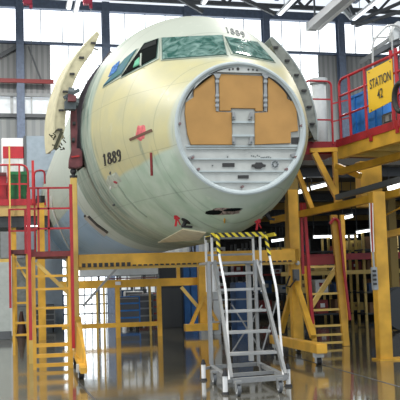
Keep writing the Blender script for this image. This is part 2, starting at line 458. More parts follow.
mb = loft(0, True)
n = len(mb.v); mb.f.append(tuple(range(n - NT, n)))
fus = mb.build('fuselage', sk, plane, smooth=True, recalc=True)
lin = mat('cabin_lining', (.12, .17, .10), .7)
inner = loft(.13, True, .18).build('cabin_lining', lin, plane, smooth=True)
# door surrounds and jambs
for sgn, nm in ((-1, 'left'), (1, 'right')):
    mb = MB()
    ths = [math.radians(a) for a in range(-14, 47, 4)] if sgn > 0 else [math.radians(180 - a) for a in range(-14, 47, 4)]
    for s0 in (4.17, 5.17):
        for i in range(len(ths) - 1):
            a0, a1 = ths[i], ths[i + 1]
            q = [skin_pt(s0, a0, -.015), skin_pt(s0, a1, -.015), skin_pt(s0, a1, .15), skin_pt(s0, a0, .15)]
            mb.prism(q, (0, .06, 0))
    for th_ in (ths[0], ths[-1]):
        q = [skin_pt(4.17, th_, -.01), skin_pt(5.2, th_, -.01), skin_pt(5.2, th_, .15), skin_pt(4.17, th_, .15)]
        mb.prism(q, (0, 0, .05))
    mb.build('door_frame', mat('door_frame_dark', (.09, .075, .095), .6), plane)

# ---- windscreen: conformal panes with frames
def patch(quad, nu, nv, off, thick):
    mb = MB(); A, B, C, D = [Vector((*q, 0)) for q in quad]   # A top-left, B top-right, C bottom-right, D bottom-left
    top = []; bot = []
    for j in range(nv + 1):
        for i in range(nu + 1):
            u, v = i / nu, j / nv
            p = (A * (1 - u) + B * u) * (1 - v) + (D * (1 - u) + C * u) * v
            loc, nor = hit(p.x, p.y)
            if loc is None: return None
            top.append(loc + nor * (off + thick)); bot.append(loc + nor * (off - .01))
    N = len(top); W = nu + 1; fs = []
    for j in range(nv):
        for i in range(nu):
            a = j * W + i; fs.append((a, a + 1, a + W + 1, a + W)); fs.append((N + a, N + a + W, N + a + W + 1, N + a + 1))
    ed = [i for i in range(nu)]
    per = [(0, i) for i in range(nu + 1)] + [(j, nu) for j in range(1, nv + 1)] + [(nv, i) for i in range(nu - 1, -1, -1)] + [(j, 0) for j in range(nv - 1, 0, -1)]
    for t in range(len(per)):
        a = per[t][0] * W + per[t][1]; c = per[(t + 1) % len(per)]; c = c[0] * W + c[1]
        fs.append((a, N + a, N + c, c))
    return mb.add(top + bot, fs)
def grow(quad, g):
    cx = sum(q[0] for q in quad) / 4; cy = sum(q[1] for q in quad) / 4; out = []
    for x, y in quad:
        d = Vector((x - cx, y - cy)); l = d.length; out.append((cx + d.x * (1 + g / l), cy + d.y * (1 + g / l)))
    return out
film = bpy.data.materials.new('crinkled_green_film'); film.use_nodes = True
fn = film.node_tree; fb = fn.nodes['Principled BSDF']; ft = fn.nodes.new('ShaderNodeTexCoord')
nz = fn.nodes.new('ShaderNodeTexNoise'); nz.inputs['Scale'].default_value = 4.5; nz.inputs['Detail'].default_value = 6; nz.inputs['Distortion'].default_value = 1.2
fn.links.new(ft.outputs['Object'], nz.inputs['Vector'])
rp = fn.nodes.new('ShaderNodeValToRGB'); rp.color_ramp.elements[0].position = .38; rp.color_ramp.elements[0].color = (.018, .09, .075, 1)
rp.color_ramp.elements[1].position = .72; rp.color_ramp.elements[1].color = (.22, .35, .32, 1)
fn.links.new(nz.outputs['Fac'], rp.inputs['Fac']); fn.links.new(rp.outputs['Color'], fb.inputs['Base Color'])
fb.inputs['Roughness'].default_value = .12; fb.inputs['Coat Weight'].default_value = .6
bpn = fn.nodes.new('ShaderNodeBump'); bpn.inputs['Strength'].default_value = .2; bpn.inputs['Distance'].default_value = .03
fn.links.new(nz.outputs['Fac'], bpn.inputs['Height']); fn.links.new(bpn.outputs['Normal'], fb.inputs['Normal'])
frame_m = mat('window_surround', (.36, .41, .35), .6)
gasket = mat('window_gasket', (.05, .10, .085), .5)
bluefilm = mat('blue_window_film', (.04, .13, .20), .6, spec=.15, var=.5, scale=5, col2=(.03, .13, .12))
voidm = mat('open_cockpit_dark', (.006, .008, .008), .9, spec=.05)
panes = [([(163, 39), (221.5, 36.5), (226, 55.5), (163.5, 60)], film, 'green-filmed windscreen pane on the left of the centre post'),
         ([(225.5, 38), (256, 43.5), (273, 62), (233.5, 54)], film, 'green-filmed windscreen pane on the right of the centre post'),
         ([(145, 45), (158.5, 40), (156.5, 58.5), (122.5, 77)], voidm, 'open side window, dark inside'),
         ([(125.5, 60), (137, 50.5), (122.5, 74), (104.5, 86.5)], bluefilm, 'blue-green filmed side window')]
for q, m, lb in panes:
    p = patch(grow(q, 2.6), 10, 6, .004, .012); fo = p.build('window_surround', frame_m, plane, smooth=False)
    p = patch(grow(q, 1.1), 10, 6, .010, .014).build('window_gasket', gasket, fo)
    p = patch(q, 12, 8, .016, .018).build('window_pane', m, fo); p['label'] = lb
# green cloth and post seen inside the open side window
patch([(137, 63), (141, 59), (141, 66), (135, 69)], 4, 4, .036, .02).build('green_cloth', mat('green_cloth', (.12, .42, .26), .8), plane, smooth=True)
patch([(142, 56), (143, 55), (142.5, 67), (141.5, 67.5)], 2, 6, .036, .02).build('window_post', frame_m, plane)
patch([(145.5, 46.5), (157, 42), (157, 46), (142, 52)], 6, 2, .036, .01).build('window_blind', mat('cockpit_trim', (.025, .028, .028), .9, spec=.1), plane)
patch([(114, 68), (121, 62), (118, 72), (110, 78)], 4, 4, .036, .006).build('window_sticker', mat('blue_sticker', (.08, .20, .48), .8, spec=.1, var=.5, scale=25), plane)

# ---- markings conforming to the skin
def strip(pts, wpx, off=.004, th=.006, n=6):   # a thin band through pixel points
    mb = MB()
    for (x0, y0), (x1, y1) in zip(pts[:-1], pts[1:]):
        d = Vector((x1 - x0, y1 - y0)); nn = Vector((-d.y, d.x)).normalized() * wpx / 2
        p = patch([(x0 - nn.x, y0 - nn.y), (x1 - nn.x, y1 - nn.y), (x1 + nn.x, y1 + nn.y), (x0 + nn.x, y0 + nn.y)], n, 1, off, th)
        if p: mb.add(p.v, p.f)
    return mb
def blob(cx, cy, rx, ry, off=.004, th=.005, n=20, jit=.12, rot=0):
    mb = MB(); rings = 3; vs = []
    c, nor = hit(cx, cy); vs = [c + nor * (off + th)]
    js = [1 + random.uniform(-jit, jit) for _ in range(n)]
    for r in range(1, rings + 1):
        for i in range(n):
            a = 2 * PI * i / n; x = math.cos(a) * rx * r / rings * js[i]; y = math.sin(a) * ry * r / rings * js[i]
            x, y = x * math.cos(rot) - y * math.sin(rot), x * math.sin(rot) + y * math.cos(rot)
            p, nor = hit(cx + x, cy + y); vs.append(p + nor * (off + (th if r < rings else -.006)))
    fs = [(0, 1 + i, 1 + (i + 1) % n) for i in range(n)]
    for r in range(rings - 1):
        for i in range(n):
            a = 1 + r * n; fs.append((a + i, a + n + i, a + n + (i + 1) % n, a + (i + 1) % n))
    return mb.add(vs, fs)
def skin_text(txt, origin, right, down, m, off=.008, name='stencilled_number'):
    """letters whose unit box maps to pixel vectors right / down from origin (baseline left), projected on the skin"""
    cu = bpy.data.curves.new('letters', 'FONT'); cu.body = txt; cu.size = 1; cu.space_character = 1.12; cu.offset = .03
    o = bpy.data.objects.new('letters', cu); COL.objects.link(o)
    dg = bpy.context.evaluated_depsgraph_get(); me = bpy.data.meshes.new_from_object(o.evaluated_get(dg))
    bpy.data.objects.remove(o); bm = bmesh.new(); bm.from_mesh(me)
    bmesh.ops.triangulate(bm, faces=bm.faces)
    for _ in range(5):
        le = [e for e in bm.edges if e.calc_length() > .12]
        if le: bmesh.ops.subdivide_edges(bm, edges=le, cuts=1); bmesh.ops.triangulate(bm, faces=bm.faces)
    bm.verts.index_update(); bm.verts.ensure_lookup_table()
    mb = MB()
    vs = []
    for v in bm.verts:
        p, nor = hit(origin[0] + right[0] * v.co.x - down[0] * v.co.y, origin[1] + right[1] * v.co.x - down[1] * v.co.y)
        vs.append(p + nor * off)
    mb.add(vs, [tuple(v.index for v in f.verts) for f in bm.faces]); bm.free()
    return mb.build(name, m, plane)
ink = mat('stencil_ink', (.03, .03, .03), .6); ink2 = mat('faded_stencil_ink', (.10, .12, .12), .6)
DIG = {'1': [[(.25, .75), (.5, 1), (.5, .08)], [(.3, 0), (.75, 0)]],
       '8': [[(.5, .54), (.18, .66), (.18, .88), (.5, 1), (.82, .88), (.82, .66), (.5, .54), (.1, .4), (.1, .12), (.5, 0), (.9, .12), (.9, .4), (.5, .54)]],
       '9': [[(.85, .62), (.5, .45), (.12, .58), (.12, .85), (.5, 1), (.85, .85), (.85, .3), (.6, 0), (.2, .05)]]}
def digits(txt, org, right, up, wpx, m, lab):
    mb = MB()
    for k, ch in enumerate(txt):
        for line in DIG[ch]:
            pts = [(org[0] + right[0] * (k + x * .78) + up[0] * y, org[1] + right[1] * (k + x * .78) + up[1] * y) for x, y in line]
            q = strip(pts, wpx, off=.006, th=.006, n=3); mb.add(q.v, q.f)
    o = mb.build('stencilled_number', m, plane); o['label'] = lab; return o
digits('1889', (103.6, 165.6), (4.7, -1.35), (-.9, -11.2), 1.25, ink, 'black stencilled number on the cream flank')
digits('1889', (226.0, 32.0), (5.1, 1.5), (-1.6, -5.2), 1.0, ink2, 'faded number above the windscreen')
pink = mat('pink_paint_mark', (.62, .13, .14), .6, var=.3, scale=12); red_tag = mat('dark_red_tape', (.22, .02, .025), .6)
blob(140.6, 133, 5.6, 9.0, rot=.1, jit=.18).build('red_warning_disc', pink, plane)
strip([(130.2, 139.8), (152.3, 130.2)], 2.6, off=.012, n=8).build('probe_bar', mat('dark_brown_tape', (.12, .06, .035), .6), plane)
strip([(151.2, 152.5), (152.0, 175.5)], 2.1, n=8).build('red_tape_strip', red_tag, plane)
blob(113.5, 181, 8.5, 10.5, off=.002, th=.003, jit=.2).build('primer_patch', mat('pale_primer', (.40, .45, .38), .5, var=.25, scale=9), plane)
blob(115.6, 182.2, 2.4, 1.3, off=.008, rot=.4).build('static_port', mat('red_dot', (.30, .03, .05), .6), plane)
blob(110.3, 173, .7, 1.8, off=.008).build('static_port', ink2, plane); blob(110.6, 188, .7, 1.8, off=.008).build('static_port', M['white'], plane)
blob(113.8, 205, 1.4, 1.3, off=.006).build('drain_hole', ink2, plane)
strip([(118, 185), (126, 197), (137, 209), (147, 217)], 1.2, off=.003).build('scuff_line', mat('olive_smudge', (.27, .34, .27), .6), plane)
# slot on the lower left flank
strip([(85.5, 216.5), (95, 226), (106, 235)], 4.0, off=.003).build('slot_surround', mat('pale_edge', (.45, .42, .38), .5), plane)
strip([(88.5, 216), (97, 224.5), (108, 232.5)], 1.9, off=.012).build('flank_slot', ink, plane)
blob(85, 216, 1.2, 1.4, off=.012).build('flank_slot', ink, plane)
w_ = strip([(50.5, 196), (53, 210), (58, 224), (65, 240), (70, 249)], 1.2, off=.01, n=6); w_.build('white_edge_tape', M['white'], plane)
# chin opening with torn brown edge
ch = blob(224.5, 211.5, 20, 4.2, off=.003, rot=-.04, jit=.14, n=28).build('chin_opening', mat('grey_torn_edge', (.22, .17, .15), .7, var=.7, scale=18), plane)
blob(214, 212, 9, 2.4, off=.012, rot=-.05, n=16).build('opening_void', voidm, ch); blob(232, 209.5, 10, 1.5, off=.012, rot=-.08, n=16).build('opening_void', voidm, ch)
blob(224.6, 220.5, .9, 2.8, off=.01).build('drain_stub', M['yellow'], plane)
# red tags with streamers, probes
def flag(px, py, s=1.0, mirror=1):
    p, nor = hit(px, py); mb = MB()
    a = p + nor * .02
    mb.bar(a, a + Vector((-.035 * mirror, -.03, -.16)) * s, .04, .012); mb.bar(a, a + Vector((.05 * mirror, -.03, -.13)) * s, .04, .012)
    mb.box(a, (.10 * s, .03, .07 * s)); return mb.build('warning_streamer', mat('red_cloth', (.50, .02, .03), .7), plane)
flag(177.5, 216.5); flag(257, 220)
def probe(px, py, dx=.1):
    p, nor = hit(px, py); mb = MB()
    mb.cyl(p - nor * .02, p + nor * .12, .035); mb.cyl(p + nor * .11 + Vector((-dx * .3, 0, 0)), p + nor * .11 + Vector((dx * 1.6, -.03, -.02)), .022)
    mb.cyl(p - nor * .01, p + nor * .01, .09); return mb.build('pitot_probe', M['black'], plane)
probe(186, 221); probe(266, 214, .05)
# nose gear doors: tan primer panel under the chin
gd = mat('nose_gear_door_primer', (.60, .54, .38), .5, var=.12)
p = patch([(183, 228.5), (206, 232), (199, 239), (158, 242)], 10, 4, .004, .02)
if p: p.build('nose_gear_door', gd, plane)

# ---- front frame: flange ring, pressure bulkhead, stiffeners, insulation panels
ringm = mat('ring_primer', (.43, .49, .50), .45, var=.08, scale=5)
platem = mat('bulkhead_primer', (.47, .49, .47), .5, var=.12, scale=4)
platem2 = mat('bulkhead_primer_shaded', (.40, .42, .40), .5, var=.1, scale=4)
tan = mat('tan_insulation_panel', (.43, .235, .07), .75, var=.10, scale=3)
mb = MB(); N = 96
prof = [(R0 + .02, .04), (R0 + .025, -.02), (R0 - .0, -.035), (R0 - .025, -.03), (R0 - .045, .0), (R0 - .06, .01), (R0 - .065, .10)]
for i in range(N):
    a = 2 * PI * i / N
    for r, y in prof: mb.v.append(Vector((X0 + r * math.cos(a), Y0 + y, Z0 + r * math.sin(a))))
K = len(prof)
for i in range(N):
    for j in range(K - 1): mb.f.append((i * K + j, ((i + 1) % N) * K + j, ((i + 1) % N) * K + j + 1, i * K + j + 1))
ring = mb.build('front_frame_ring', ringm, plane, smooth=False)
mb = MB()
for i in range(N):
    a = 2 * PI * i / N; mb.v.append(Vector((X0 + (R0 - .055) * math.cos(a), Y0 + .075, Z0 + (R0 - .055) * math.sin(a))))
mb.v += [v + Vector((0, .03, 0)) for v in mb.v]
mb.f = [tuple(range(N)), tuple(range(N, 2 * N))] + [(i, (i + 1) % N, N + (i + 1) % N, N + i) for i in range(N)]
bulk = mb.build('pressure_bulkhead', platem, plane)
def bp_poly(poly, y, th, name, m, parent=bulk, bevel=0.0):
    q = [P(x, yy, Y0 + y) for x, yy in poly]; return MB().prism(q, (0, th, 0)).build(name, m, parent, bevel=bevel)
# dark arc put in for the shaded gap under the upper rim
MB().tube([Vector((X0 + (R0 - .075) * math.cos(math.radians(a)), Y0 + .03, Z0 + (R0 - .075) * math.sin(math.radians(a)))) for a in range(28, 153, 4)], .014).build('rim_gap_shade', ink, ring)
# upper arch plate
arch = [(190, 97)] + [(240.5 + 60.5 * math.cos(math.radians(a)), 128.3 - 61.5 * math.sin(math.radians(a))) for a in range(152, 27, -5)] + [(292, 97), (286, 86), (270, 77), (262, 73), (218, 72), (208, 75), (196, 84)]
bp_poly(arch, .005, .03, 'arch_plate', platem)
for x, y in ((229.5, 67.9), (233, 67.4), (238, 67.3), (248.5, 67.9), (253, 68.1), (257, 68.6)):
    c = P(x, y + 1.6, Y0 + .0); MB().cyl(c, c + Vector((0, .02, 0)), .017 if x != 238 else .026, n=14).build('arch_hole', ink, bulk)
# horizontal stiffeners on the lower half
for y, x0, x1, w in ((145.2, 186, 300, 1.6), (148.3, 187, 299, .8), (158.2, 189, 297, 1.4), (170.6, 197, 288, 1.4), (181.2, 211, 275, 1.4)):
    MB().prism([P(x0, y, Y0 + .05), P(x1, y, Y0 + .05), P(x1, y + w, Y0 + .05), P(x0, y + w, Y0 + .05)], (0, .05, 0)).build('stiffener', ringm, bulk)
# insulation panels
bp_poly([(219, 73.8), (262.7, 76), (263, 111), (255.3, 111), (255.3, 108.5), (231, 108), (231, 110.6), (219.6, 110.6)], .03, .045, 'insulation_panel', tan, bulk, .004)
bp_poly([(193.8, 83), (207.8, 75.6), (214.6, 74.5), (216.3, 111.6), (231.5, 112.4), (232.3, 144.6), (191, 144.6), (187.5, 134), (184.9, 113), (185.7, 102.5), (193.8, 97)], .03, .045, 'insulation_panel', tan, bulk, .004)
bp_poly([(268, 77.6), (276, 79.5), (285.5, 87), (287.3, 99), (296, 102.5), (298.3, 131), (290.8, 132), (290.8, 143), (255, 144.6), (255, 113), (268, 112)], .03, .045, 'insulation_panel', tan, bulk, .004)
# centre recess plate with brackets
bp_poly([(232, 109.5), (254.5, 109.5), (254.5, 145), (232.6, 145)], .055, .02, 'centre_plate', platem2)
bp_poly([(232, 121), (254.5, 121), (254.5, 123), (232, 123)], .03, .03, 'stiffener', ringm)
bp_poly([(232, 134.5), (254.5, 134.5), (254.5, 136.5), (232, 136.5)], .03, .03, 'stiffener', ringm)
for x, y, sg in ((233.5, 112, 1), (251.5, 112, -1), (233.5, 137, 1), (251.5, 137, -1)):
    bp_poly([(x - 1.2, y), (x + 1.4, y), (x + 2.6 * (1 if sg > 0 else .4), y + 7), (x - 2.6 * (1 if sg < 0 else .4), y + 7)], .0, .05, 'hinge_bracket', M['alu'])
    bp_poly([(x - .8, y + 4.5), (x + .9, y + 4.5), (x + .9, y + 6), (x - .8, y + 6)], -.01, .02, 'bracket_pin', ink2)
for x in (217.3, 265.6):       # vertical latches between the panels
    bp_poly([(x - 1.6, 76), (x + 1.2, 76), (x + 1.4, 111), (x - 1.2, 111)], .02, .03, 'latch_rail', M['alu'])
    for y in (80, 94, 99, 104):
        bp_poly([(x - 1.7, y), (x + 1.8, y), (x + 1.8, y + 2.6), (x - 1.7, y + 2.6)], -.005, .04, 'latch', M['grey'])
    bp_poly([(x - 4, 73.5), (x + 4, 73.7), (x + 2, 78), (x - 1, 78)], .0, .04, 'latch_head', M['grey'])
# ducts / connectors
for q in ([(222.5, 163), (234.6, 163), (234.6, 166.8), (222.5, 166.8)], [(238, 175.2), (248.8, 175.2), (248.8, 178.4), (238, 178.4)],
          [(291.5, 137.4), (301, 137.2), (301, 143.6), (291.5, 143.8)]): bp_poly(q, .06, .02, 'vent_opening', ink)
bp_poly([(252, 164.5), (255, 164), (256, 162.4), (262, 162.4), (263, 164), (266, 164.6), (265.6, 166.6), (262.6, 167), (261, 168.6), (256, 168.6), (254.6, 166.8), (252, 166.6)], .05, .03, 'cable_connector', ink)
c = P(275, 164.2, Y0 + .07)
MB().cyl(c, c + Vector((0, .02, 0)), .07, n=18).build('round_port', M['greylight'], bulk)
for k in range(8):
    a = k * PI / 4; e = c + Vector((math.cos(a) * .045, -.02, math.sin(a) * .045)); MB().cyl(e, e + Vector((0, .02, 0)), .014, n=8).build('port_bolt', ink2, bulk)
mb = MB(); random.seed(3)
for k in range(11):
    x = 251 + k * 1.9; y = 155.8 + random.uniform(-1, 1) + k * .08
    mb.prism([P(x, y, Y0 + .07), P(x + 1.3, y - random.uniform(-.6, .9), Y0 + .07), P(x + 1.2, y + 1.2, Y0 + .07), P(x + .1, y + 1.1, Y0 + .07)], (0, .02, 0))
mb.build('small_fittings', ink2, bulk)
for x, y in ((227, 156.5), (229, 158.5), (212, 165)):
    bp_poly([(x, y), (x + 1, y - .4), (x + 1.4, y + .6), (x + .4, y + 1)], .06, .02, 'small_fitting', ink2)
rb = mat('rose_fastener', (.20, .13, .13), .5)
for x, y in ((180, 123.5), (301.7, 125.5), (198.8, 169), (287, 169), (242.8, 186.5), (193, 157.5), (296, 157)):
    c = P(x, y, Y0 - .012); MB().cyl(c, c + Vector((0, .08, 0)), .022, n=12).build('ring_fastener', rb, ring)
bp_poly([(188, 157), (194, 154.5), (195, 157), (190, 159.5)], .03, .05, 'corner_clip', M['alu']); bp_poly([(291, 154), (297, 152.5), (297.5, 155.5), (292, 157)], .03, .05, 'corner_clip', M['alu'])
bp_poly([(185.5, 97.5), (193.3, 97.5), (193.3, 101.5), (186, 102)], .04, .03, 'side_fitting', platem2); bp_poly([(288, 96), (294, 94.6), (296, 101.5), (288.4, 98.8)], .04, .03, 'side_fitting', platem2)

# ---- open passenger doors: thick curved shells standing off the skin
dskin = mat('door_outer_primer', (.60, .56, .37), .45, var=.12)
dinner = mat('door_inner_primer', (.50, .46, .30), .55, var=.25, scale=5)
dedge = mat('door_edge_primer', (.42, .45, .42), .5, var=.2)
def door(side, ctr, R, a0, a1, y0, y1, th, lab, outer, dx=0.0, inner_m=None):
    dinner = inner_m or globals()['dinner']
    """side -1 left of the aircraft axis seen from the front; angles measured up from horizontal"""
    n = 26; mb = MB()
    def q(a, r, y):
        return Vector((ctr[0] + side * r * math.cos(a), y, ctr[1] + r * math.sin(a)))
    angs = [math.radians(a0 + (a1 - a0) * i / n) for i in range(n + 1)]
    for i in range(n):
        mb.prism([q(angs[i], R, y0), q(angs[i + 1], R, y0), q(angs[i + 1], R - .03, y0), q(angs[i], R - .03, y0)], (dx, y1 - y0, 0))
    d = mb.build('passenger_door', outer, plane); d['label'] = lab
    for yy in (y0 + .01, y1 - .05):                             # edge frames (front and back)
        mb = MB()
        for i in range(n):
            k0 = th * min(1, .35 + 4 * i / n * (1 - i / n) * 1.3); k1 = th * min(1, .35 + 4 * (i + 1) / n * (1 - (i + 1) / n) * 1.3)
            mb.prism([q(angs[i], R - .03, yy), q(angs[i + 1], R - .03, yy), q(angs[i + 1], R - k1, yy), q(angs[i], R - k0, yy)], (0, .04, 0))
        if yy > y0 + .3: mb.v = [v + Vector((dx * .9, 0, 0)) for v in mb.v]
        mb.build('door_edge_frame', dinner, d)
    for i in range(2, n, 4):                                    # ribs across the door
        mb = MB(); mb.prism([q(angs[i], R - .03, y0 + .05), q(angs[i] + .02, R - .03, y0 + .05), q(angs[i] + .02, R - th * .9, y0 + .05), q(angs[i], R - th * .9, y0 + .05)], (dx * .9, y1 - y0 - .1, 0))
        mb.build('door_rib', dinner, d)
        c = q(angs[i] + .06, R - th * .55, y0 - .02)
        MB().box(c, (.10, .05, .035)).build('door_stop', ink, d)
    return d, q
def fit(pts, yy):
    a, b_, c = [P(x, y_, yy) for x, y_ in pts]
    ax, az, bx, bz, cx, cz = a.x, a.z, b_.x, b_.z, c.x, c.z
    d = 2 * (ax * (bz - cz) + bx * (cz - az) + cx * (az - bz))
    ux = ((ax * ax + az * az) * (bz - cz) + (bx * bx + bz * bz) * (cz - az) + (cx * cx + cz * cz) * (az - bz)) / d
    uz = ((ax * ax + az * az) * (cx - bx) + (bx * bx + bz * bz) * (ax - cx) + (cx * cx + cz * cz) * (bx - ax)) / d
    R = math.hypot(ax - ux, az - uz)
    return (ux, uz), R, math.degrees(math.asin((cz - uz) / R)), math.degrees(math.asin((az - uz) / R))
cL, RL, aL0, aL1 = fit([(97, 31), (69, 66), (55, 148)], 18.0)
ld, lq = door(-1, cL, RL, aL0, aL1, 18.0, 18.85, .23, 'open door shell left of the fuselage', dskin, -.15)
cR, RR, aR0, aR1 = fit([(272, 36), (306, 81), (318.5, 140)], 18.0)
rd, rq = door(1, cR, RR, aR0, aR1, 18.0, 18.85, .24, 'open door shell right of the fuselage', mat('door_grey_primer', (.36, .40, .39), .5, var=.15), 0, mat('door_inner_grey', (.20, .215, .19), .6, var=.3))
# quilted lining seen inside the right door
mb = MB(); quilt = mat('pale_door_lining', (.46, .44, .33), .6, var=.45, scale=14)
for i in range(9):
    st_ = (aR1 - aR0 - 4) / 9; a = math.radians(aR0 + 2 + i * st_); e = math.radians(aR0 + 2 + (i + .82) * st_)
    MB().prism([rq(a, RR - .05, 18.1), rq(e, RR - .05, 18.1), rq(e, RR - .14, 18.1), rq(a, RR - .14, 18.1)], (0, .68, 0)).build('lining_cushion', quilt, rd)
# loose mechanism hanging from the left door's lower edge
mb = MB(); random.seed(11)
c0 = P(57, 140, 17.95)
mb.bar(c0 + Vector((-.05, .05, -.18)), c0 + Vector((.1, .05, .18)), .06)
for k in range(22):
    a = c0 + Vector((random.uniform(-.09, .13), random.uniform(0, .2), random.uniform(-.16, .16)))
    mb.bar(a, a + Vector((random.uniform(-.08, .08), random.uniform(-.03, .03), random.uniform(-.09, .09))), .022)
mb.build('door_lock_mechanism', mat('dark_bronze', (.05, .05, .025), .5, .3), ld)
# hinge arm between door and frame, maroon support arm below
mb = MB()
mb.cyl(P(67, 101, 17.85), P(77, 104, 17.9), .12); mb.cyl(P(68, 92, 17.9), P(74, 93, 17.9), .10); mb.box(P(70, 106, 17.85), (.22, .2, .16)); mb.bar(P(64, 98, 17.9), P(79, 90, 17.95), .07)
mb.build('hinge_arm', mat('hinge_grey', (.09, .11, .12), .5, .3), plane)
mb = MB(); mb.box(P(72, 99, 17.68), (.16, .1, .10)); mb.bar(P(68, 95, 17.68), P(76, 97, 17.68), .04, .05); mb.build('hinge_fitting', M['maroon'], plane)
sup = MB().prism([P(71, 108, 18.05), P(76.5, 108, 18.05), P(77.5, 131, 18.05), P(76.5, 150, 18.05), P(71.5, 150, 18.05), P(70.5, 125, 18.05)], (0, .14, 0)).build('support_arm', M['maroon'], plane)
MB().prism([P(72, 149, 17.95), P(80, 148, 17.95), P(82.5, 152, 17.95), P(82.8, 166, 17.95), P(76, 168.5, 17.95), P(69, 167, 17.95), P(69.5, 158, 17.95)], (0, .3, 0)).build('jacking_pad', M['maroon'], sup, bevel=.015)
MB().bar(P(71.5, 157, 17.93), P(79.5, 156, 17.93), .03, .03).build('pad_bolt', mat('bright_red', (.42, .02, .02), .5), sup)
mb = MB(); mb.cyl(P(72.5, 123.5, 18.0), P(75.5, 123.5, 18.0), .04); mb.cyl(P(71.8, 140, 18.0), P(74.8, 140.5, 18.0), .045); mb.build('arm_bolt', ink, sup)
# door stay rod on top of left door
mb = MB(); mb.bar(P(88, 46, 18.4), P(98, 50, 17.9), .03); mb.build('door_stay', M['alu'], plane)
# ================================================================ DOCKS, STANDS, LADDERS
Y, RD = M['yellow'], M['red']
def one(name, m, parent, a, c, w, h=None, bevel=0.0, lab=None):
    o = MB().bar(a, c, w, h).build(name, m, parent, bevel=bevel)
    if lab: o['label'] = lab
    return o
def caster(parent, p, r=.075, body=None, name='caster'):
    """p = point on the floor"""
    p = Vector(p); p.z = 0
    c = MB().box(p + Vector((0, 0, r * 2 + .06)), (.16, .14, .13)).box(p + Vector((-.05, 0, r + .04)), (.012, .08, .15)).box(p + Vector((.05, 0, r + .04)), (.012, .08, .15)).build(name, body or M['greylight'], parent)
    MB().cyl(p + Vector((-.04, 0, r)), p + Vector((.04, 0, r)), r, n=18).build('wheel', M['black'], c); return c

# ---- left mobile work stand : ladder tower under a railed platform
a = F(35, 366); YA = 17.45
t = thing('work_stand', (P(50, 366, YA).x, YA, 0), 'tall red and yellow ladder stand beside the left jack post', 'work stand')
DEP = 1.5
def PP(x, y, d=0): v = P(x, y, YA); return v + Vector((0, d, 0))
L0, L1 = P(35, 366, YA), P(71.5, 367, YA); L0.z = L1.z = 0
T0, T1 = P(32.5, 257, YA), P(67, 255, YA); zd = T0.z
for (b0, tx) in ((L0, L0.x), (L1, L1.x)):
    one('upright', Y, t, (b0.x, YA, .0), (b0.x, YA, zd), .065, .05)
for py in (276, 289, 308, 326, 345, 355.5, 365):
    z = P(50, py, YA).z
    if z < .03: z = .05
    one('rung', Y, t, (L0.x, YA, z), (L1.x, YA, z), .045, .045 if py < 340 else .07)
one('diagonal_brace', M['yellow2'], t, (L0.x + .05, YA + .12, zd - .1), (L1.x, YA + .12, P(60, 295, YA).z), .09, .07)
for x in (L0.x - .04, L1.x + .06):                              # rear yellow legs and red side rails
    one('rear_leg', M['yellow2'], t, (x, YA + DEP, 0), (x, YA + DEP, zd), .08)
xr0, xr1 = P(29.5, 260, YA).x, P(71.8, 260, YA).x
zt_ = P(50, 188, YA).z
one('side_post', RD, t, (xr0, YA - .06, P(31, 340, YA).z), (xr0, YA - .06, zt_), .062, .05)
one('side_post', RD, t, (xr1, YA - .06, P(75, 348, YA).z), (xr1, YA - .06, zt_ + .06), .06, .05)
MB().span((xr0, YA - .03, zd), (xr1, YA + DEP, zd + .10)).build('deck', mat('worn_maroon_deck', (.20, .03, .03), .6, var=.3, scale=5), t)
for py, nm in ((188, 'top_rail'), (208.5, 'mid_rail'), (228.5, 'mid_rail')):
    z = P(50, py, YA).z
    one(nm, RD, t, (xr0, YA, z), (xr1, YA, z), .035)
    one(nm, RD, t, (xr0, YA, z), (xr0, YA + DEP, z), .035)
for px in (38.5, 48.7):
    x = P(px, 220, YA).x; one('rail_post', RD, t, (x, YA, zd + .1), (x, YA, zt_), .035)
for dx in (0, .5, 1.0): one('rail_post', RD, t, (xr0, YA + .45 + dx, zd + .1), (xr0, YA + .45 + dx, zt_), .035)
MB().rail([(P(36.5, 200, YA).x, YA + DEP, zd), (P(36.5, 200, YA).x, YA + DEP, P(40, 161, YA).z), (P(48, 200, YA).x, YA + DEP, P(40, 160, YA).z), (P(48, 200, YA).x, YA + DEP, P(40, 175, YA).z)], .02).build('rear_hoop', RD, t)

# ---- second, further left stand
YB2 = 21.5
t = thing('work_stand', (P(21, 340, YB2).x, YB2, 0), 'smaller red and yellow ladder stand at the far left, behind the tall one', 'work stand')
x0, x1 = P(13.5, 300, YB2).x, P(28, 300, YB2).x; zd2 = P(20, 254, YB2).z; zt2 = P(20, 209, YB2).z
for x in (x0, x1): one('upright', Y, t, (x, YB2, 0), (x, YB2, zd2), .06)
for py in (268, 288, 303, 323, 335): one('rung', Y, t, (x0, YB2, P(20, py, YB2).z), (x1, YB2, P(20, py, YB2).z), .05)
one('diagonal_brace', M['yellow2'], t, (x0, YB2 + .1, zd2 - .05), (x1, YB2 + .1, P(20, 280, YB2).z), .09, .05)
MB().span((x0 - .06, YB2, zd2), (x1 + .2, YB2 + 1, zd2 + .1)).build('deck', M['maroon'], t)
for x in (x0 - .07, P(25.5, 230, YB2).x): one('side_post', RD, t, (x, YB2 - .05, P(12, 308, YB2).z if x < x0 else zd2), (x, YB2 - .05, zt2), .055)
for py in (209.5, 231): one('rail', RD, t, (x0 - .07, YB2 - .03, P(20, py, YB2).z), (x1 + .2, YB2 - .03, P(20, py, YB2).z), .035)
for x in (x0, x1): one('rear_leg', Y, t, (x, YB2 + .9, 0), (x, YB2 + .9, zd2), .06)

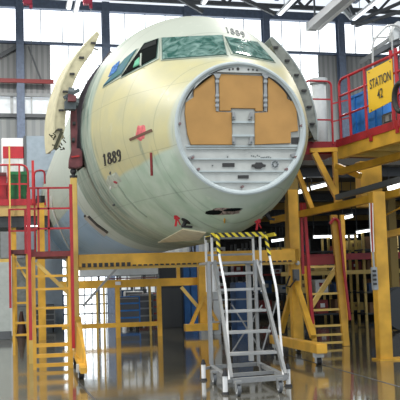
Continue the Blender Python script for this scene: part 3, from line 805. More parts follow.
# ---- fuselage dock frame: left jack post, cross beam, right post with wheeled foot
Q = F(290, 357); YC = F(302, 352).y
YL = 18.05
t = thing('fuselage_cradle', (P(180, 300, YL).x, YL, 0), 'yellow steel cradle with long perforated cross beam and two posts under the fuselage', 'dock frame')
xl = P(73.2, 190, YL).x + .01; zp = P(73, 178, YL).z
one('left_post', M['yellow2'], t, (xl, YL, .16), (xl, YL, zp), .13, .13, .008)
MB().cyl((xl, YL, zp), (xl, YL, zp + .05), .075).cyl((xl, YL, zp + .04), (xl, YL, P(72, 167, YL).z), .04).sphere((xl, YL, zp + .13), .065).build('jack_head', M['black'], t)
# foot of left post
za = P(73, 340, YL - .6).z
f0 = F(85, 372, .18)
MB().prism([Vector((xl - .04, YL - .2, .95)), Vector((xl + .08, YL - .2, .95)), Vector((f0.x + .04, f0.y, .26)), Vector((f0.x + .04, f0.y, .17)), Vector((xl - .06, YL - .6, .17))], (0, .05, 0)).build('foot_gusset', Y, t)
one('foot_beam', Y, t, (xl, YL + .4, .22), (f0.x - .02, f0.y - .02, .20), .10, .09)
caster(t, F(81.5, 379), .06); caster(t, (xl, YL + .4, 0), .06)
# cross beam
xr = P(294, 260, YL).x
zb0, zb1 = P(80, 266, YL).z, P(285, 255.5, YL).z; ztp = P(80, 255.5, YL).z
zbm = (P(100, 255, YL).z + P(270, 249.5, YL).z) / 2; hb = .25
MB().bar((xl + .07, YL, zbm - hb / 2), (xr, YL, zbm - hb / 2), .22, hb).build('cross_beam', Y, t, bevel=.006)
for k in range(42):
    x = xl + .16 + k * .112
    if x > xr - .1: break
    MB().box((x, YL - .112, zbm - hb + (.035 if k < 9 else .012)), (.07, .03, .08 if k < 9 else .03)).build('beam_slot', ink, t)
MB().span((xl + .07, YL - .02, zbm - hb - .055), (xr, YL + .1, zbm - hb)).build('beam_flange', M['yellow2'], t)
# right post
xp = P(294, 260, YC).x
one('right_post', Y, t, (xp, YC, .2), (xp, YC, P(292, 190, YC).z), .22, .20, .008)
one('beam_bracket', Y, t, (xr - .15, YL, zbm - hb / 2), (xp, YC - .05, zbm - hb / 2), .2, .3)
g0 = F(274, 339, .30); g1 = F(322, 350, .28); g0.z = g1.z = .30
one('foot_beam', Y, t, g0, g1, .2, .17, .006)
gd_ = (g1 - g0).normalized(); base = Vector((xp, YC, 0))
for sg, d in ((-1, 1.2), (1, 1.1)):
    e = Vector((xp, YC, 0)) + gd_ * sg * d; s_ = Vector((xp, YC, 1.45)) + gd_ * sg * .08; e.z = .38
    one('foot_brace', Y, t, s_, e, .11, .11)
caster(t, g1 - gd_ * .22, .07); caster(t, g0 + gd_ * .2, .07); caster(t, base + gd_ * .05, .07)
MB().box(P(296, 275, YC - .2), (.12, .1, .24)).build('control_box', M['darkgrey'], t)
MB().tube([P(296, 279, YC - .25), P(290, 287, YC - .3), P(286, 286, YC - .3), P(290, 276, YC - .25)], .018).build('control_hose', M['black'], t)
MB().sphere(P(297.5, 263, YC - .17), .05).build('control_knob', M['greylight'], t)

# ---- far dock behind, seen under the fuselage
YD = 26.5
t = thing('access_dock', (P(140, 330, YD).x, YD, 0), 'low yellow dock frame further back, below the cross beam', 'dock frame')
zf = P(140, 283, YD).z
xa_, xb_ = P(60, 285, YD).x, P(207, 280, YD).x
one('main_beam', Y, t, (xa_, YD, zf), (xb_, YD, zf), .2, .23)
one('rail_stripe', M['maroon'], t, (P(100, 285, YD).x, YD - .05, zf + .15), (P(157, 285, YD).x, YD - .05, zf + .15), .04, .03)
for px in (117.5, 159): one('post', Y, t, (P(px, 300, YD).x, YD, 0), (P(px, 300, YD).x, YD, zf), .13)
one('lower_bar', Y, t, (P(62, 325, YD).x, YD, P(120, 325, YD).z), (P(160, 325, YD).x, YD, P(120, 325, YD).z), .12, .13)
for px, py in ((97, 0), (150, 0), (104, 0)): one('thin_post', M['yellow2'], t, (P(px, 300, YD + 1).x, YD + 1, 0), (P(px, 300, YD + 1).x, YD + 1, zf), .06)
xq = P(201, 310, YD).x
one('end_post', Y, t, (xq, YD - .3, .2), (xq, YD - .3, P(200, 262, YD).z), .24)
MB().bar((xq - .62, YD - .6, .24), (xq + .35, YD - .6, .24), .3, .2).build('foot_beam', Y, t)
for sg in (-1, 1): one('foot_brace', Y, t, (xq, YD - .4, 1.1), (xq + sg * .42, YD - .5, .3), .09)
one('diagonal_brace', M['yellow2'], t, (P(180, 287, YD).x, YD - .2, P(180, 287, YD).z), (P(198, 309, YD).x, YD - .3, P(198, 309, YD).z), .10)
one('short_post', Y, t, (P(178, 270, YD).x, YD, zf), (P(178, 270, YD).x, YD, P(178, 262, YD).z), .1)
MB().bar(P(80, 271.5, 23), P(157, 269, 23), .3, .26).build('service_tray', M['greylight'], t)
MB().bar(P(83, 306, 21), P(117, 268, 21), .07, .05).build('strut', M['alu'], t)
MB().box(P(118, 283.3, YD - .15), (.16, .02, .10)).build('paper_tag', M['white'], t)

# ---- rolling aluminium steps with hazard-taped rail
def S(px, py, Yv): return P(px, py, Yv)
AL, WH = M['alu'], M['white']
t = thing('rolling_steps', (F(250, 384).x, 14.2, 0), 'aluminium wheeled steps with yellow and black taped guard rail in front of the nose', 'step ladder')
A_, B_ = F(232, 381, .16), F(286, 377, .16); C_ = F(212, 367, .16); D_ = B_ + (C_ - A_)
YFr, YBk = A_.y, C_.y
one('base_front', AL, t, A_, B_, .09, .07); one('base_side', AL, t, A_, C_, .07, .06); one('base_side', AL, t, B_, D_, .07, .06); one('base_back', AL, t, C_, D_, .07, .06)
m0 = A_ + (C_ - A_) * .35; m1 = B_ + (D_ - B_) * .35; one('base_cross', AL, t, m0, m1, .06, .05)
steps = [(231, 277.5, 352.5, 13.95), (229.5, 271, 331, 14.2), (226, 266.5, 310, 14.45), (219, 262.5, 288.5, 14.7), (215, 254.5, 272.5, 14.95)]
for xa, xb, y, Yv in steps:
    a = S(xa, y, Yv); c = S(xb, y - .8, Yv); c.z = a.z = (a.z + c.z) / 2
    tr = MB().prism([a, c, c + Vector((0, .26, 0)), a + Vector((0, .26, 0))], (0, 0, -.045)).build('tread', M['alu_light'], t, bevel=.006)
top_a, top_b = S(208, 262.5, 15.0), S(261.5, 260, 15.0); zpl = (top_a.z + top_b.z) / 2
MB().span((top_a.x, 15.0, zpl - .04), (top_b.x, 15.75, zpl)).build('top_platform', AL, t)
# stringers (sloping side plates)
sl0 = [A_ + Vector((0, .02, 0)), S(218.5, 288, 14.7), S(214.5, 262.5, 15.02)]
sr0 = [B_ + Vector((0, .02, 0)), S(263, 287, 14.7), S(256, 262, 15.02)]
for pts in (sl0, sr0):
    mb = MB(); mb.bar(pts[0], pts[1], .045, .13); mb.bar(pts[1], pts[2], .045, .13); mb.build('stringer', AL, t)
# handrails (white) left and right, bent
hl = [A_ + Vector((-.03, 0, 0)), S(227, 325, 14.0), S(226, 291, 14.1), S(219, 254, 14.5), S(217.5, 235, 14.6)]
hr = [B_ + Vector((-.04, -.02, 0)), S(280, 330, 14.05), S(277, 292, 14.1), S(269.5, 256, 14.5), S(266, 236, 14.6)]
for pts in (hl, hr): MB().rail(pts, .021, .15).build('handrail', WH, t)
hz1 = MB(); hz1.cyl(S(219, 254, 14.49), S(217.5, 234, 14.59), .034); hz1.build('hazard_sleeve', M['hazard'], t)
hz1 = MB(); hz1.cyl(S(269.5, 256, 14.49), S(265.5, 235, 14.59), .030); hz1.build('hazard_sleeve', M['hazard'], t)
# upright posts
for xa, ya, Yv, zlo in ((205.5, 236, 15.7, None), (211.5, 235, 15.05, None), (252.8, 236, 15.7, None), (259.7, 235, 15.05, None)):
    p_ = S(xa, ya, Yv); one('guard_post', WH, t, (p_.x + .0, Yv, S(xa, 292, Yv).z), p_, .036)
for p0, x in ((C_, None), (D_, None)): 
    one('rear_leg', AL, t, (p0.x, p0.y, .16), (p0.x, p0.y, zpl), .05, .045)
one('rear_leg', M['alu_light'], t, (P(251, 350, 15.3).x, 15.3, .16), (P(251, 350, 15.3).x, 15.3, zpl - .04), .075)
one('rear_leg', AL, t, (P(209, 350, 15.05).x + .03, 15.05, .16), (P(209, 350, 15.05).x + .03, 15.05, zpl - .04), .06)
# taped top rail round three sides
zt4 = S(240, 234.5, 14.6).z
pA_, pB_ = S(217.5, 235.5, 14.6), S(266, 232.5, 14.6)
MB().bar((pA_.x - .1, 14.65, zt4), (pB_.x, 14.65, zt4), .05, .075).build('taped_rail', M['hazard'], t)
for x_ in (S(206, 236, 15.7).x, S(253, 236, 15.7).x + .12): one('taped_rail', M['hazard'], t, (x_, 14.7, zt4), (x_, 15.7, zt4), .04, .06)
one('back_rail', AL, t, (S(206, 240, 15.7).x, 15.7, zt4), (S(254, 240, 15.7).x, 15.7, zt4), .04)
one('back_rail', AL, t, (S(206, 240, 15.7).x, 15.7, zt4 - .3), (S(254, 240, 15.7).x, 15.7, zt4 - .3), .035)
for (x0_, y0_, x1_, y1_, q) in ((232, 305, 262, 352, 15.5), (262, 305, 232, 352, 15.5), (262, 352, 277, 300, 14.9)):
    one('cross_brace', AL, t, S(x0_, y0_, q), S(x1_, y1_, q), .022)
for py in (300, 322): one('back_rung', AL, t, S(212, py, 15.4), S(254, py - 1, 15.4), .025)
# casters and outriggers
def foot(px, py, arm):
    p = F(px, py); p.z = 0
    o = MB().cyl(p + Vector((0, 0, .03)), p + Vector((0, 0, .25)), .035).build('outrigger', WH, t)
    MB().cyl(p, p + Vector((0, 0, .035)), .06, .045).build('foot_pad', M['black'], o)
    MB().cyl(p + Vector((0, 0, .25)), p + Vector((0, 0, .33)), .045, .02).build('screw_knob', M['black'], o)
    MB().bar(p + Vector((0, 0, .18)), arm, .04).build('outrigger_arm', AL, o)
foot(203.8, 380.5, C_); foot(225.5, 394.5, A_); foot(288.5, 386.5, B_)
for px, py in ((214.5, 384), (238.5, 396), (280, 392.5), (262, 376)):
    p = F(px, py); p.z = 0; r = .075
    w_ = MB().cyl(p + Vector((-.022, 0, r)), p + Vector((.022, 0, r)), r, n=20).build('wheel', M['darkgrey'], t)
    MB().cyl(p + Vector((-.026, 0, r)), p + Vector((.026, 0, r)), .048, n=14).build('wheel_hub', M['white'], w_)
    MB().box(p + Vector((-.03, 0, r + .05)), (.01, .08, .14)).box(p + Vector((.03, 0, r + .05)), (.01, .08, .14)).box(p + Vector((0, 0, r + .11)), (.09, .10, .03)).build('wheel_fork', AL, w_)

# ---- right overhead platform with railings
e0 = F(338, 159, 3.95); e1 = F(400, 141, 3.95); ed = (e1 - e0).normalized(); en = Vector((-ed.y, ed.x, 0))
if en.x < 0: en = -en
LEN = (e1 - e0).length + 1.2
def E(px, py, off=0.0):     # point of the platform's side plane seen at a pixel
    d = ray(px, py); nrm = en; base_ = e0 + en * off; return EYE + d * ((base_ - EYE).dot(nrm) / d.dot(nrm))
t = thing('dock_platform', e0 + en * .8 - Vector((0, 0, 3.95)), 'large yellow raised dock platform with red guard rails at the right edge', 'dock platform')
ztoe = E(345, 143.5).z; zdk = ztoe
def along(s, z, off=0): return Vector((e0.x, e0.y, 0)) + ed * s + en * off + Vector((0, 0, z))
MB().prism([along(0, 3.95), along(LEN, 3.95), along(LEN, zdk - .02), along(0, zdk - .02)], en * .12).build('side_beam', Y, t)
MB().prism([along(.0, zdk - .04, .12), along(LEN, zdk - .04, .12), along(LEN, zdk - .04, 3.2), along(0, zdk - .04, 3.2)], (0, 0, .05)).build('deck', M['grey'], t)
MB().prism([along(-.05, 3.98, .05), along(-.05, 3.98, 3.2), along(-.05, zdk - .02, 3.2), along(-.05, zdk - .02, .05)], ed * .1).build('end_beam', M['maroon'], t)
for k in range(5):
    MB().bar(along(.3 + k * .8, 4.05, .1), along(.3 + k * .8, 4.05, 3.1), .12, .18).build('joist', M['yellow2'], t)
MB().prism([along(-.02, zdk - .03, -.02), along(LEN, zdk - .03, -.02), along(LEN, zdk + .12, -.02), along(-.02, zdk + .12, -.02)], en * .03).build('toe_board', RD, t)
for px in (372, 399): 
    q = E(px, 145); s_ = (q - e0).dot(ed); MB().prism([along(s_ - .05, 4.1, -.03), along(s_ + .05, 4.1, -.03), along(s_ + .05, zdk, -.03), along(s_ - .05, zdk, -.03)], en * .02).build('rail_socket', RD, t)
def sE(px, py): return (E(px, py) - Vector((e0.x, e0.y, 0))).dot(ed)
zr1 = E(365, 68).z
s_a = sE(339.5, 100)
MB().rail([along(s_a, zdk + .05), along(s_a, zr1), along(LEN, zr1)], .028, .18).build('top_rail', RD, t)
for py in (92, 113):
    z = E(350, py).z; MB().cyl(along(s_a, z), along(LEN, z), .022).build('mid_rail', RD, t)
for px in (349.5, 365.5): s_ = sE(px, 100); MB().cyl(along(s_, zdk), along(s_, zr1), .028).build('rail_post', RD, t)
for px in (392.5, 397.5): s_ = sE(px, 90); MB().cyl(along(s_, zdk), along(s_, zr1 + .1), .035).build('rail_post', RD, t)
# supporting steel below the platform
fp = F(384.5, 360); 
xpil = P(384.8, 361, fp.y).x
pil = one('pillar', Y, t, (xpil, fp.y, 0), (xpil, fp.y, P(376, 192, fp.y).z), .25, .22, .01)
MB().box((xpil + .1, fp.y, .015), (.55, .4, .03)).build('pillar_foot', Y, t)
MB().bar(P(368, 162, 18.6), P(369.5, 207, 18.6), .50, .3).build('wide_column', M['yellow'], t)
for (x0_, y0_, x1_, y1_, w, m, nm, ya, yb) in ((340, 172, 402, 155.5, .12, Y, 'side_rail', 17.7, 15.9), (337, 197.5, 402, 179, .10, M['darkgrey'], 'steel_pipe', 17.8, 16.0),
        (272, 220.5, 402, 192, .13, Y, 'lower_rail', 20.5, 16.0)):
    one(nm, m, t, P(x0_, y0_, ya), P(x1_, y1_, yb), w, w * 1.1)
one('cross_rail', Y, t, P(384, 235.5, 17.0), P(403, 231, 16.6), .11, .13); one('tie_rod', Y, t, P(381, 217.5, 17.2), P(402, 207, 16.8), .03)
one('short_tie', Y, t, P(337, 166, 17.9), P(360, 176, 17.4), .12)
# triangular bracket carrying the small nose-side deck
YE = 18.3
MB().span((P(304.5, 147, YE).x, YE, P(320, 154.5, YE).z), (P(337, 147, YE).x, YE + .9, P(320, 141.5, YE).z)).build('nose_deck', mat('dark_red_deck', (.24, .012, .015), .5), t)
one('bracket_top', Y, t, P(310, 150.5, YE - .05), P(338, 149.5, YE - .07), .08, .09)
one('bracket_diagonal', Y, t, P(314, 153, YE - .05), P(342, 207, YE - .1), .13, .12)
one('bracket_post', Y, t, P(334.5, 152, YE - .1), P(337, 210, YE - .1), .09, .1)
one('rear_diagonal', Y, t, P(296, 168, YE + .6), P(313, 212, YE + .6), .12, .10)
one('rear_post', Y, t, P(288, 200, YE + 1), P(289, 262, YE + 1), .12, .12)
zq0, zq1 = P(306, 144, YE).z, P(306, 80.5, YE).z
MB().rail([P(305.5, 144, YE), P(305, 80.5, YE), P(331, 81.5, YE), P(333, 144, YE)], .024, .12).build('nose_deck_rail', RD, t)
for py in (99, 119.5): one('nose_deck_mid_rail', RD, t, P(305.5, py, YE), P(332, py + .5, YE), .03)
one('nose_deck_inner_post', RD, t, P(309, 148, YE + .4), P(307, 86, YE + .4), .045)
for py in (113, 131): one('nose_deck_back_rail', RD, t, P(331, py - 9, YE + .9), P(352, py - 14, YE + .9), .03)
# ---- sign hung on the rail
c4 = [E(366.5, 71.5, -.06), E(391.5, 58.8, -.06), E(394, 100, -.06), E(369, 113, -.06)]
sg = thing('station_sign', (c4[0] + c4[2]) / 2, 'yellow sign reading STATION 42 hung on the red guard rail', 'sign')
MB().prism(c4, en * .012).build('sign_panel', mat('sign_yellow', (.80, .50, .02), .45), sg)
ctr = (c4[0] + c4[2]) / 2; su = (c4[1] - c4[0]).normalized()
upv = ((c4[0] - c4[3]) + (c4[1] - c4[2])).normalized()
def sign_text(txt, center_px, size, spc):
    cu = bpy.data.curves.new('letters', 'FONT'); cu.body = txt; cu.size = 1; cu.align_x = 'CENTER'; cu.align_y = 'CENTER'; cu.space_character = spc; cu.offset = .012
    o = bpy.data.objects.new('letters', cu); COL.objects.link(o); dg = bpy.context.evaluated_depsgraph_get()
    me = bpy.data.meshes.new_from_object(o.evaluated_get(dg)); bpy.data.objects.remove(o)
    c = E(*center_px, -.072); mb = MB()
    mb.add([c + su * v.co.x * size[0] + upv * v.co.y * size[1] for v in me.vertices], [tuple(p.vertices) for p in me.polygons])
    return mb.build('sign_lettering', ink, sg, recalc=False)
wS = (E(391, 80) - E(369, 80)).length
sign_text('STATION', (380, 80.5), (wS / 4.55, .25), 1.06); sign_text('42', (380, 94), (wS / 4.2, .25), 1.06)
for px, py in ((368.5, 72.5), (389.5, 61.5), (392, 99), (371, 110)):
    c = E(px, py, -.075); MB().cyl(c, c + en * .02, .012, n=8).build('sign_bolt', M['darkgrey'], sg)

# ---- things on the platform
def crate(name, cpx, s, off, size, m, label, cat, group=None):
    c = along(s, zdk + .011 + size[2] / 2, off)
    t_ = thing(name, c - Vector((0, 0, size[2] / 2)), label, cat, group)
    rz = math.atan2(ed.y, ed.x); w_, d_, h_ = size
    MB().box(c, size, rz).build('body', m, t_, bevel=.02)
    MB().box(c + Vector((0, 0, h_ / 2 - .03)), (w_ + .05, d_ + .05, .06), rz).build('rim', m, t_, bevel=.01)
    mb = MB()
    for k in (-1, 0, 1): mb.box(c + ed * k * w_ * .3 - en * (d_ / 2 + .01), (.04, .03, h_ - .08), rz)
    for k, nm in ((-1, 0), (0, 0), (1, 0)): MB().box(c + ed * k * w_ * .3 - en * (d_ / 2 + .01), (.04, .03, h_ - .08), rz).build('side_rib', m, t_)
    return t_
crate('storage_crate', 0, sE(354.5, 120), .55, (1.25, .6, .98), M['blue'], 'blue plastic crate behind the rail left of the yellow sign', 'crate')
crate('storage_crate', 0, sE(341.5, 122) - .12, 1.3, (.5, .5, .75), M['blue'], 'smaller blue crate at the far end of the raised platform', 'crate')
c = along(sE(384, 115), zdk + .2, .35)
t = thing('tool_case', c - Vector((0, 0, .18)), 'dark tool case lying on the platform below the yellow sign', 'case'); rz = math.atan2(ed.y, ed.x)
MB().box(c, (.7, .4, .34), rz).build('body', M['darkgrey'], t, bevel=.02)
MB().box(c - en * .21 + Vector((0, 0, .06)), (.5, .02, .12), rz).build('pale_panel', M['grey'], t)
for k in (-.2, 0, .2): MB().box(c - en * .225 + ed * k + Vector((0, 0, .06)), (.06, .015, .10), rz).build('latch', M['darkgrey'], t)
# hose coil hung on the rail at the right edge
c = E(400.5, 97, -.12); pts = [c + ed * math.cos(a) * .20 + Vector((0, 0, math.sin(a) * .25)) for a in [2 * PI * i / 28 for i in range(28)]]
o = MB(); o.tube(pts, .05, 10, True); o = tag(o.build('hose_coil', M['black'], None, smooth=True), 'black rubber hose coil hung over the rail right of the yellow sign', 'hose')
# grey high-level work basket at upper right
YG = 17.2
g = thing('work_basket', P(392, 125, YG), 'pale metal high-level work basket above the yellow sign', 'platform')
MB().rail([P(373, 82, YG), P(372.5, 41, YG), P(388, 24.5, YG), P(401, 26, YG), P(402, 60, YG)], .024, .15).build('basket_rail', M['alu_light'], g)
MB().rail([P(373, 38, YG), P(389, 37, YG), P(392, 30, YG), P(392.5, 80, YG)], .018, .1).build('basket_rail', M['alu_light'], g)
MB().prism([P(372, 52, YG + .1), P(391, 41.5, YG + .1), P(404, 38, YG + .1), P(404, 43, YG + .1), P(392, 46, YG + .1), P(373, 57, YG + .1)], (0, .7, 0)).build('basket_floor', M['darkgrey'], g)
MB().prism([P(393, 31, YG + .05), P(398, 21, YG + .05), P(404, 22, YG + .05), P(404, 36, YG + .05), P(394, 40, YG + .05)], (0, .25, 0)).build('basket_shroud', M['greylight'], g)
MB().prism([P(376, 46, YG + .3), P(389, 37, YG + .3), P(390, 41, YG + .3), P(378, 50, YG + .3)], (0, .3, 0)).build('basket_box', M['alu'], g)
one('basket_leg', M['alu'], g, P(392, 46, YG + .3), (P(392, 46, YG + .3).x, YG + .3, zdk), .07)
one('basket_leg', M['alu'], g, P(401, 46, YG + .3), (P(401, 46, YG + .3).x, YG + .3, zdk), .07)

# ---- right ladder tower, red rails
YH = F(346, 346).y
t = thing('ladder_tower', (P(330, 300, YH).x, YH, 0), 'yellow ladder with red handrails between the wheeled post and the right pillar', 'ladder')
def PH(x, y, d=0): return P(x, y, YH + d)
one('side_rail', Y, t, PH(305, 266), PH(314.5, 342), .10, .08); one('side_rail', Y, t, PH(333.5, 215), PH(346, 345.5), .15, .10)
for y, xa, xb in ((267, 305, 338), (294, 309, 341), (310, 311, 342), (326, 313, 344), (335, 314, 345), (343, 315, 346)):
    a, c = PH(xa, y), PH(xb, y - .6); a.z = c.z = (a.z + c.z) / 2; one('rung', M['yellow2'], t, a, c, .055, .05)
one('red_handrail', RD, t, PH(304, 203, -.1), PH(312.5, 324, -.1), .07)
one('red_handrail', RD, t, PH(301, 203, -.2), PH(303, 274, -.2), .055)
MB().rail([PH(330, 224, -.1), PH(334, 218, -.1), PH(339, 221, -.1), PH(344, 270, -.1), PH(350, 320, -.1)], .035).build('red_handrail', RD, t)
MB().prism([PH(306, 257), PH(338, 255.5), PH(338, 264), PH(306, 265.5)], (0, .5, 0)).build('red_deck', mat('dark_red_panel', (.22, .015, .015), .5), t)
one('diagonal_brace', M['yellow2'], t, PH(309, 310, .4), PH(336, 268, .4), .10)
one('rear_upright', Y, t, PH(346, 340, 1.5), PH(342, 215, 1.5), .10)

# ---- pendant lines and controller on the right pillar
yq = fp.y - .25
o = thing('pendant_control', P(374, 290, yq), 'red and white hanging hoses with grey pendant control beside the right pillar', 'pendant control')
for k, (m) in enumerate((M['white'], M['red'], M['white'])):
    MB().tube([P(369.6 + k * 1.5, 203, yq), P(370.2 + k * 1.5, 230, yq), P(371.6 + k * 1.2, 252, yq)], .011, 6).build('hose', m, o)
MB().tube([P(373, 252, yq), P(374, 268, yq)], .02, 6).build('cable', M['grey'], o)
MB().bar(P(373.8, 267, yq), P(375.2, 290, yq), .10, .09).build('control_body', M['grey'], o, bevel=.01)
for k in range(4): MB().box(P(374.3 + k * .25, 271 + k * 4.3, yq - .06), (.06, .03, .04)).build('push_button', ink, o)
# ================================================================ OVERHEAD
def gl(px, py, Yv): return P(px, py, Yv)
# travelling crane girder running towards the viewer
g0 = P(312, 26, 44); t = thing('crane_girder', g0, 'long pale box girder of the travelling crane hanging at the upper right', 'crane girder')
dirY = Vector((0, -1, 0))
for k in (.5, 8, 16): MB().bar(g0 + dirY * k, Vector((g0.x, g0.y - k, Zr + (51 - g0.y + k) / 43 * 2.2)), .08).build('hanger', M['darkgrey'], t)
o = MB().bar(g0, g0 + dirY * 20, .45, .4).build('girder_box', mat('girder_grey', (.42, .43, .44), .5), t)
MB().bar(g0 + Vector((.32, 0, -.14)), g0 + dirY * 20 + Vector((.32, 0, -.14)), .22, .16).build('girder_flange', M['white'], t)
MB().box(g0 + Vector((0, .1, 0)), (.55, .2, .45)).build('end_carriage', M['greylight'], t)
# strip lights along the roof
sl = [(279, 14, 46, 'right of the fuselage crown', 14), (353, 19, 46, 'right of the crane girder', 16), (75, 14, 46, 'above the left passenger door', 8), (68.5, 8, 44, 'leftmost, over the open door', 10), (203, 3, 44, 'above the cockpit roof', 10)]
for px, py, Yv, w, ln in sl:
    a = P(px, py, Yv); t = thing('strip_light', a, 'long white roof strip light, %s' % w, 'strip light', 'roof strip lights')
    MB().bar(a, a + dirY * ln, .26, .12).build('housing', M['white'], t)
    MB().bar(a + Vector((0, -.1, -.09)), a + dirY * (ln - .1) + Vector((0, 0, -.09)), .16, .06).build('diffuser', mat('strip_diffuser', (.9, .95, 1.0), .4, emit=1.6), t)
    for k in (1, ln - 1): MB().bar(a + dirY * k, Vector((a.x, a.y - k, Zr + (51 - a.y + k) / 43 * 2.2)), .03).build('hanger', M['darkgrey'], t)
for px, py, Yv, w in ((27.5, 3, 38, 'left of the open door'), (87.5, 3, 38, 'above the left door'),):
    a = P(px, py, Yv); t = thing('chain_hoist', a, 'red electric chain hoist hanging from the roof, %s' % w, 'hoist')
    pinkred = mat('hoist_red', (.42, .03, .07), .5)
    MB().box(a + Vector((0, 0, .1)), (.34, .3, .34)).cyl(a + Vector((-.2, 0, .15)), a + Vector((.2, 0, .15)), .14).build('motor', pinkred, t)
    MB().box(a + Vector((.14, 0, -.12)), (.13, .12, .22)).build('hook_block', pinkred, t)
    MB().cyl(a + Vector((.14, 0, -.22)), a + Vector((.14, 0, -2.6)), .012, n=6).build('chain', M['darkgrey'], t)
    MB().bar(a + Vector((0, 0, .2)), Vector((a.x, a.y, Zr + (51 - a.y) / 43 * 2.2)), .06).build('hanger', M['darkgrey'], t)
# roof rafters at the upper right
for k, (xa, ya, xb, yb) in enumerate(((352, 24, 402, 2), (356, 26, 402, 11))):
    a = P(xa, ya, 47.5); c = P(xb, yb, 44.0)
    t = tag(MB().bar(a, c, .14, .16).build('roof_strut', M['darkgrey'], None), '%s dark roof strut slanting up to the right corner' % ('upper' if k == 0 else 'lower'), 'roof strut')
for k, (xa, ya, xb, yb, Yv) in enumerate(((203, 12, 172, -6, 47), (237, -4, 275, 14, 47), (305, -5, 280, 14, 47), (345, -4, 356, 20, 47), (338, 3, 352, 19, 46.5))):
    m_ = M['greylight'] if k in (4,) else M['darkgrey']
    tag(MB().bar(P(xa, ya, Yv), P(xb, yb, Yv), .2, .2).build('roof_brace', m_, None), 'diagonal steel roof brace, number %s along the end wall' % ('one', 'two', 'three', 'four', 'five')[k] if False else 'diagonal steel roof brace %s' % ('over the cockpit', 'over the fuselage crown', 'right of the crown above the column', 'at the top of the right column', 'thin and pale beside the right column')[k], 'roof brace')

# ================================================================ LEFT BACKGROUND
YK = 30.0
t = thing('rear_dock', (P(20, 210, YK).x, YK, 0), 'yellow raised walkway with red railing at far left behind the stands', 'walkway')
xA = P(-6, 210, YK).x; xB = P(49, 210, YK).x; zk = P(20, 204, YK).z
MB().span((xA, YK, P(20, 216, YK).z), (xB, YK + 2.4, zk)).build('deck_beam', mat('tan_yellow_beam', (.50, .34, .12), .5), t)
MB().span((xA, YK - .04, zk - .05), (xB, YK, zk + .16)).build('toe_board', RD, t)
MB().span((xA, YK + .1, P(20, 227, YK).z), (xB, YK + 2.3, P(20, 216, YK).z)).build('under_frame', M['dark'], t)
MB().rail([(xA, YK, P(5, 165, YK).z), (P(28, 165, YK).x, YK, P(28, 164.5, YK).z), (P(28, 165, YK).x, YK, zk)], .035, .3).build('top_rail', RD, t)
one('mid_rail', RD, t, (xA, YK, P(5, 184, YK).z), (P(28, 184, YK).x, YK, P(28, 184, YK).z), .05)
for px in (-2, 8.5, 19.5): one('rail_post', RD, t, (P(px, 190, YK).x, YK, zk), (P(px, 190, YK).x, YK, P(px, 165, YK).z), .06)
one('rail_post', mat('rail_red_tall', (.48, .02, .02), .4), t, (P(33, 190, YK).x, YK - .1, zk), (P(33, 190, YK).x, YK - .1, P(33, 161, YK).z), .08)
one('pole', M['yellow2'], t, (P(9.8, 190, YK).x, YK - .2, 0), (P(9.8, 190, YK).x, YK - .2, P(9.8, 147, YK).z), .05)
for px in (-4, 14, 40): one('leg', Y, t, (P(px, 250, YK).x, YK + .3, 0), (P(px, 250, YK).x, YK + .3, P(px, 216, YK).z), .16)
one('low_beam', M['yellow2'], t, (xA, YK + .2, P(5, 261, YK).z), (P(13, 261, YK).x, YK + .2, P(5, 261, YK).z), .15)
one('yellow_post', Y, t, (P(41, 230, YK - 3).x, YK - 3, 0), (P(41, 230, YK - 3).x, YK - 3, P(41, 203, YK - 3).z), .2)
MB().cyl((P(41, 230, YK - 3).x, YK - 3, P(41, 203, YK - 3).z), (P(41, 230, YK - 3).x, YK - 3, P(41, 196, YK - 3).z), .13).build('post_cap', M['black'], t)
# things standing on the walkway
def boxthing(name, px0, px1, py0, py1, Yv, dep, m, label, cat, zb=None, panels=(), group=None, bev=.02, feet=False):
    a = P(px0, py1, Yv); c = P(px1, py0, Yv); z0 = a.z if zb is None else zb
    if z0 < .03: z0 = 0.0
    t_ = thing(name, ((a.x + c.x) / 2, Yv + dep / 2, z0), label, cat, group)
    MB().span((a.x, Yv, z0 + .0), (c.x, Yv + dep, c.z)).build('body', m, t_, bevel=bev)
    for nm, qx0, qx1, qy0, qy1, pm in panels:
        u = P(qx0, qy1, Yv); v = P(qx1, qy0, Yv)
        MB().span((u.x, Yv - .03, max(u.z, z0 + .01)), (v.x, Yv + .01, v.z)).build(nm, pm, t_)
    return t_
WHp = mat('dull_white_panel', (.62, .62, .62), .6, var=.3, scale=3)
boxthing('supply_cabinet', 2, 24, 138, 203, YK + 1, .8, M['white'], 'tall red and white banded cabinet on the far left walkway', 'cabinet', zk,
         [('red_band', 3, 24, 146.5, 158.5, RD), ('white_notice', 3.5, 19, 159.5, 171, WHp), ('side_edge', 24, 25.5, 138, 203, M['darkgrey']), ('lower_panel', 3, 19, 171, 178, WHp)])
boxthing('waste_container', 8, 28, 172.5, 203, YK + .25, .7, M['green'], 'green container behind the red railing on the far left walkway', 'container', zk,
         [('lid', 7.5, 28.5, 171.5, 175, mat('green_lid', (.015, .19, .06), .4)), ('rib', 14, 15, 177, 200, M['green']), ('rib', 21, 22, 177, 200, M['green'])])
boxthing('tool_box', -3, 6.5, 173.5, 200, YK + .25, .6, M['red'], 'red tool box at the left edge of the far walkway', 'box', zk, [('lid', -3, 6.5, 172.5, 176, M['maroon'])])
boxthing('partition_screen', 25.5, 60, 136, 214, YK + 4, .2, mat('blue_grey_screen', (.33, .40, .47), .5, var=.08), 'smooth pale blue-grey screen wall behind the open left door', 'screen', 0,
         [('screen_rail', 25.5, 60, 170, 171.5, M['grey']), ('frame_post', 24.5, 26.2, 136, 214, M['darkgrey'])])
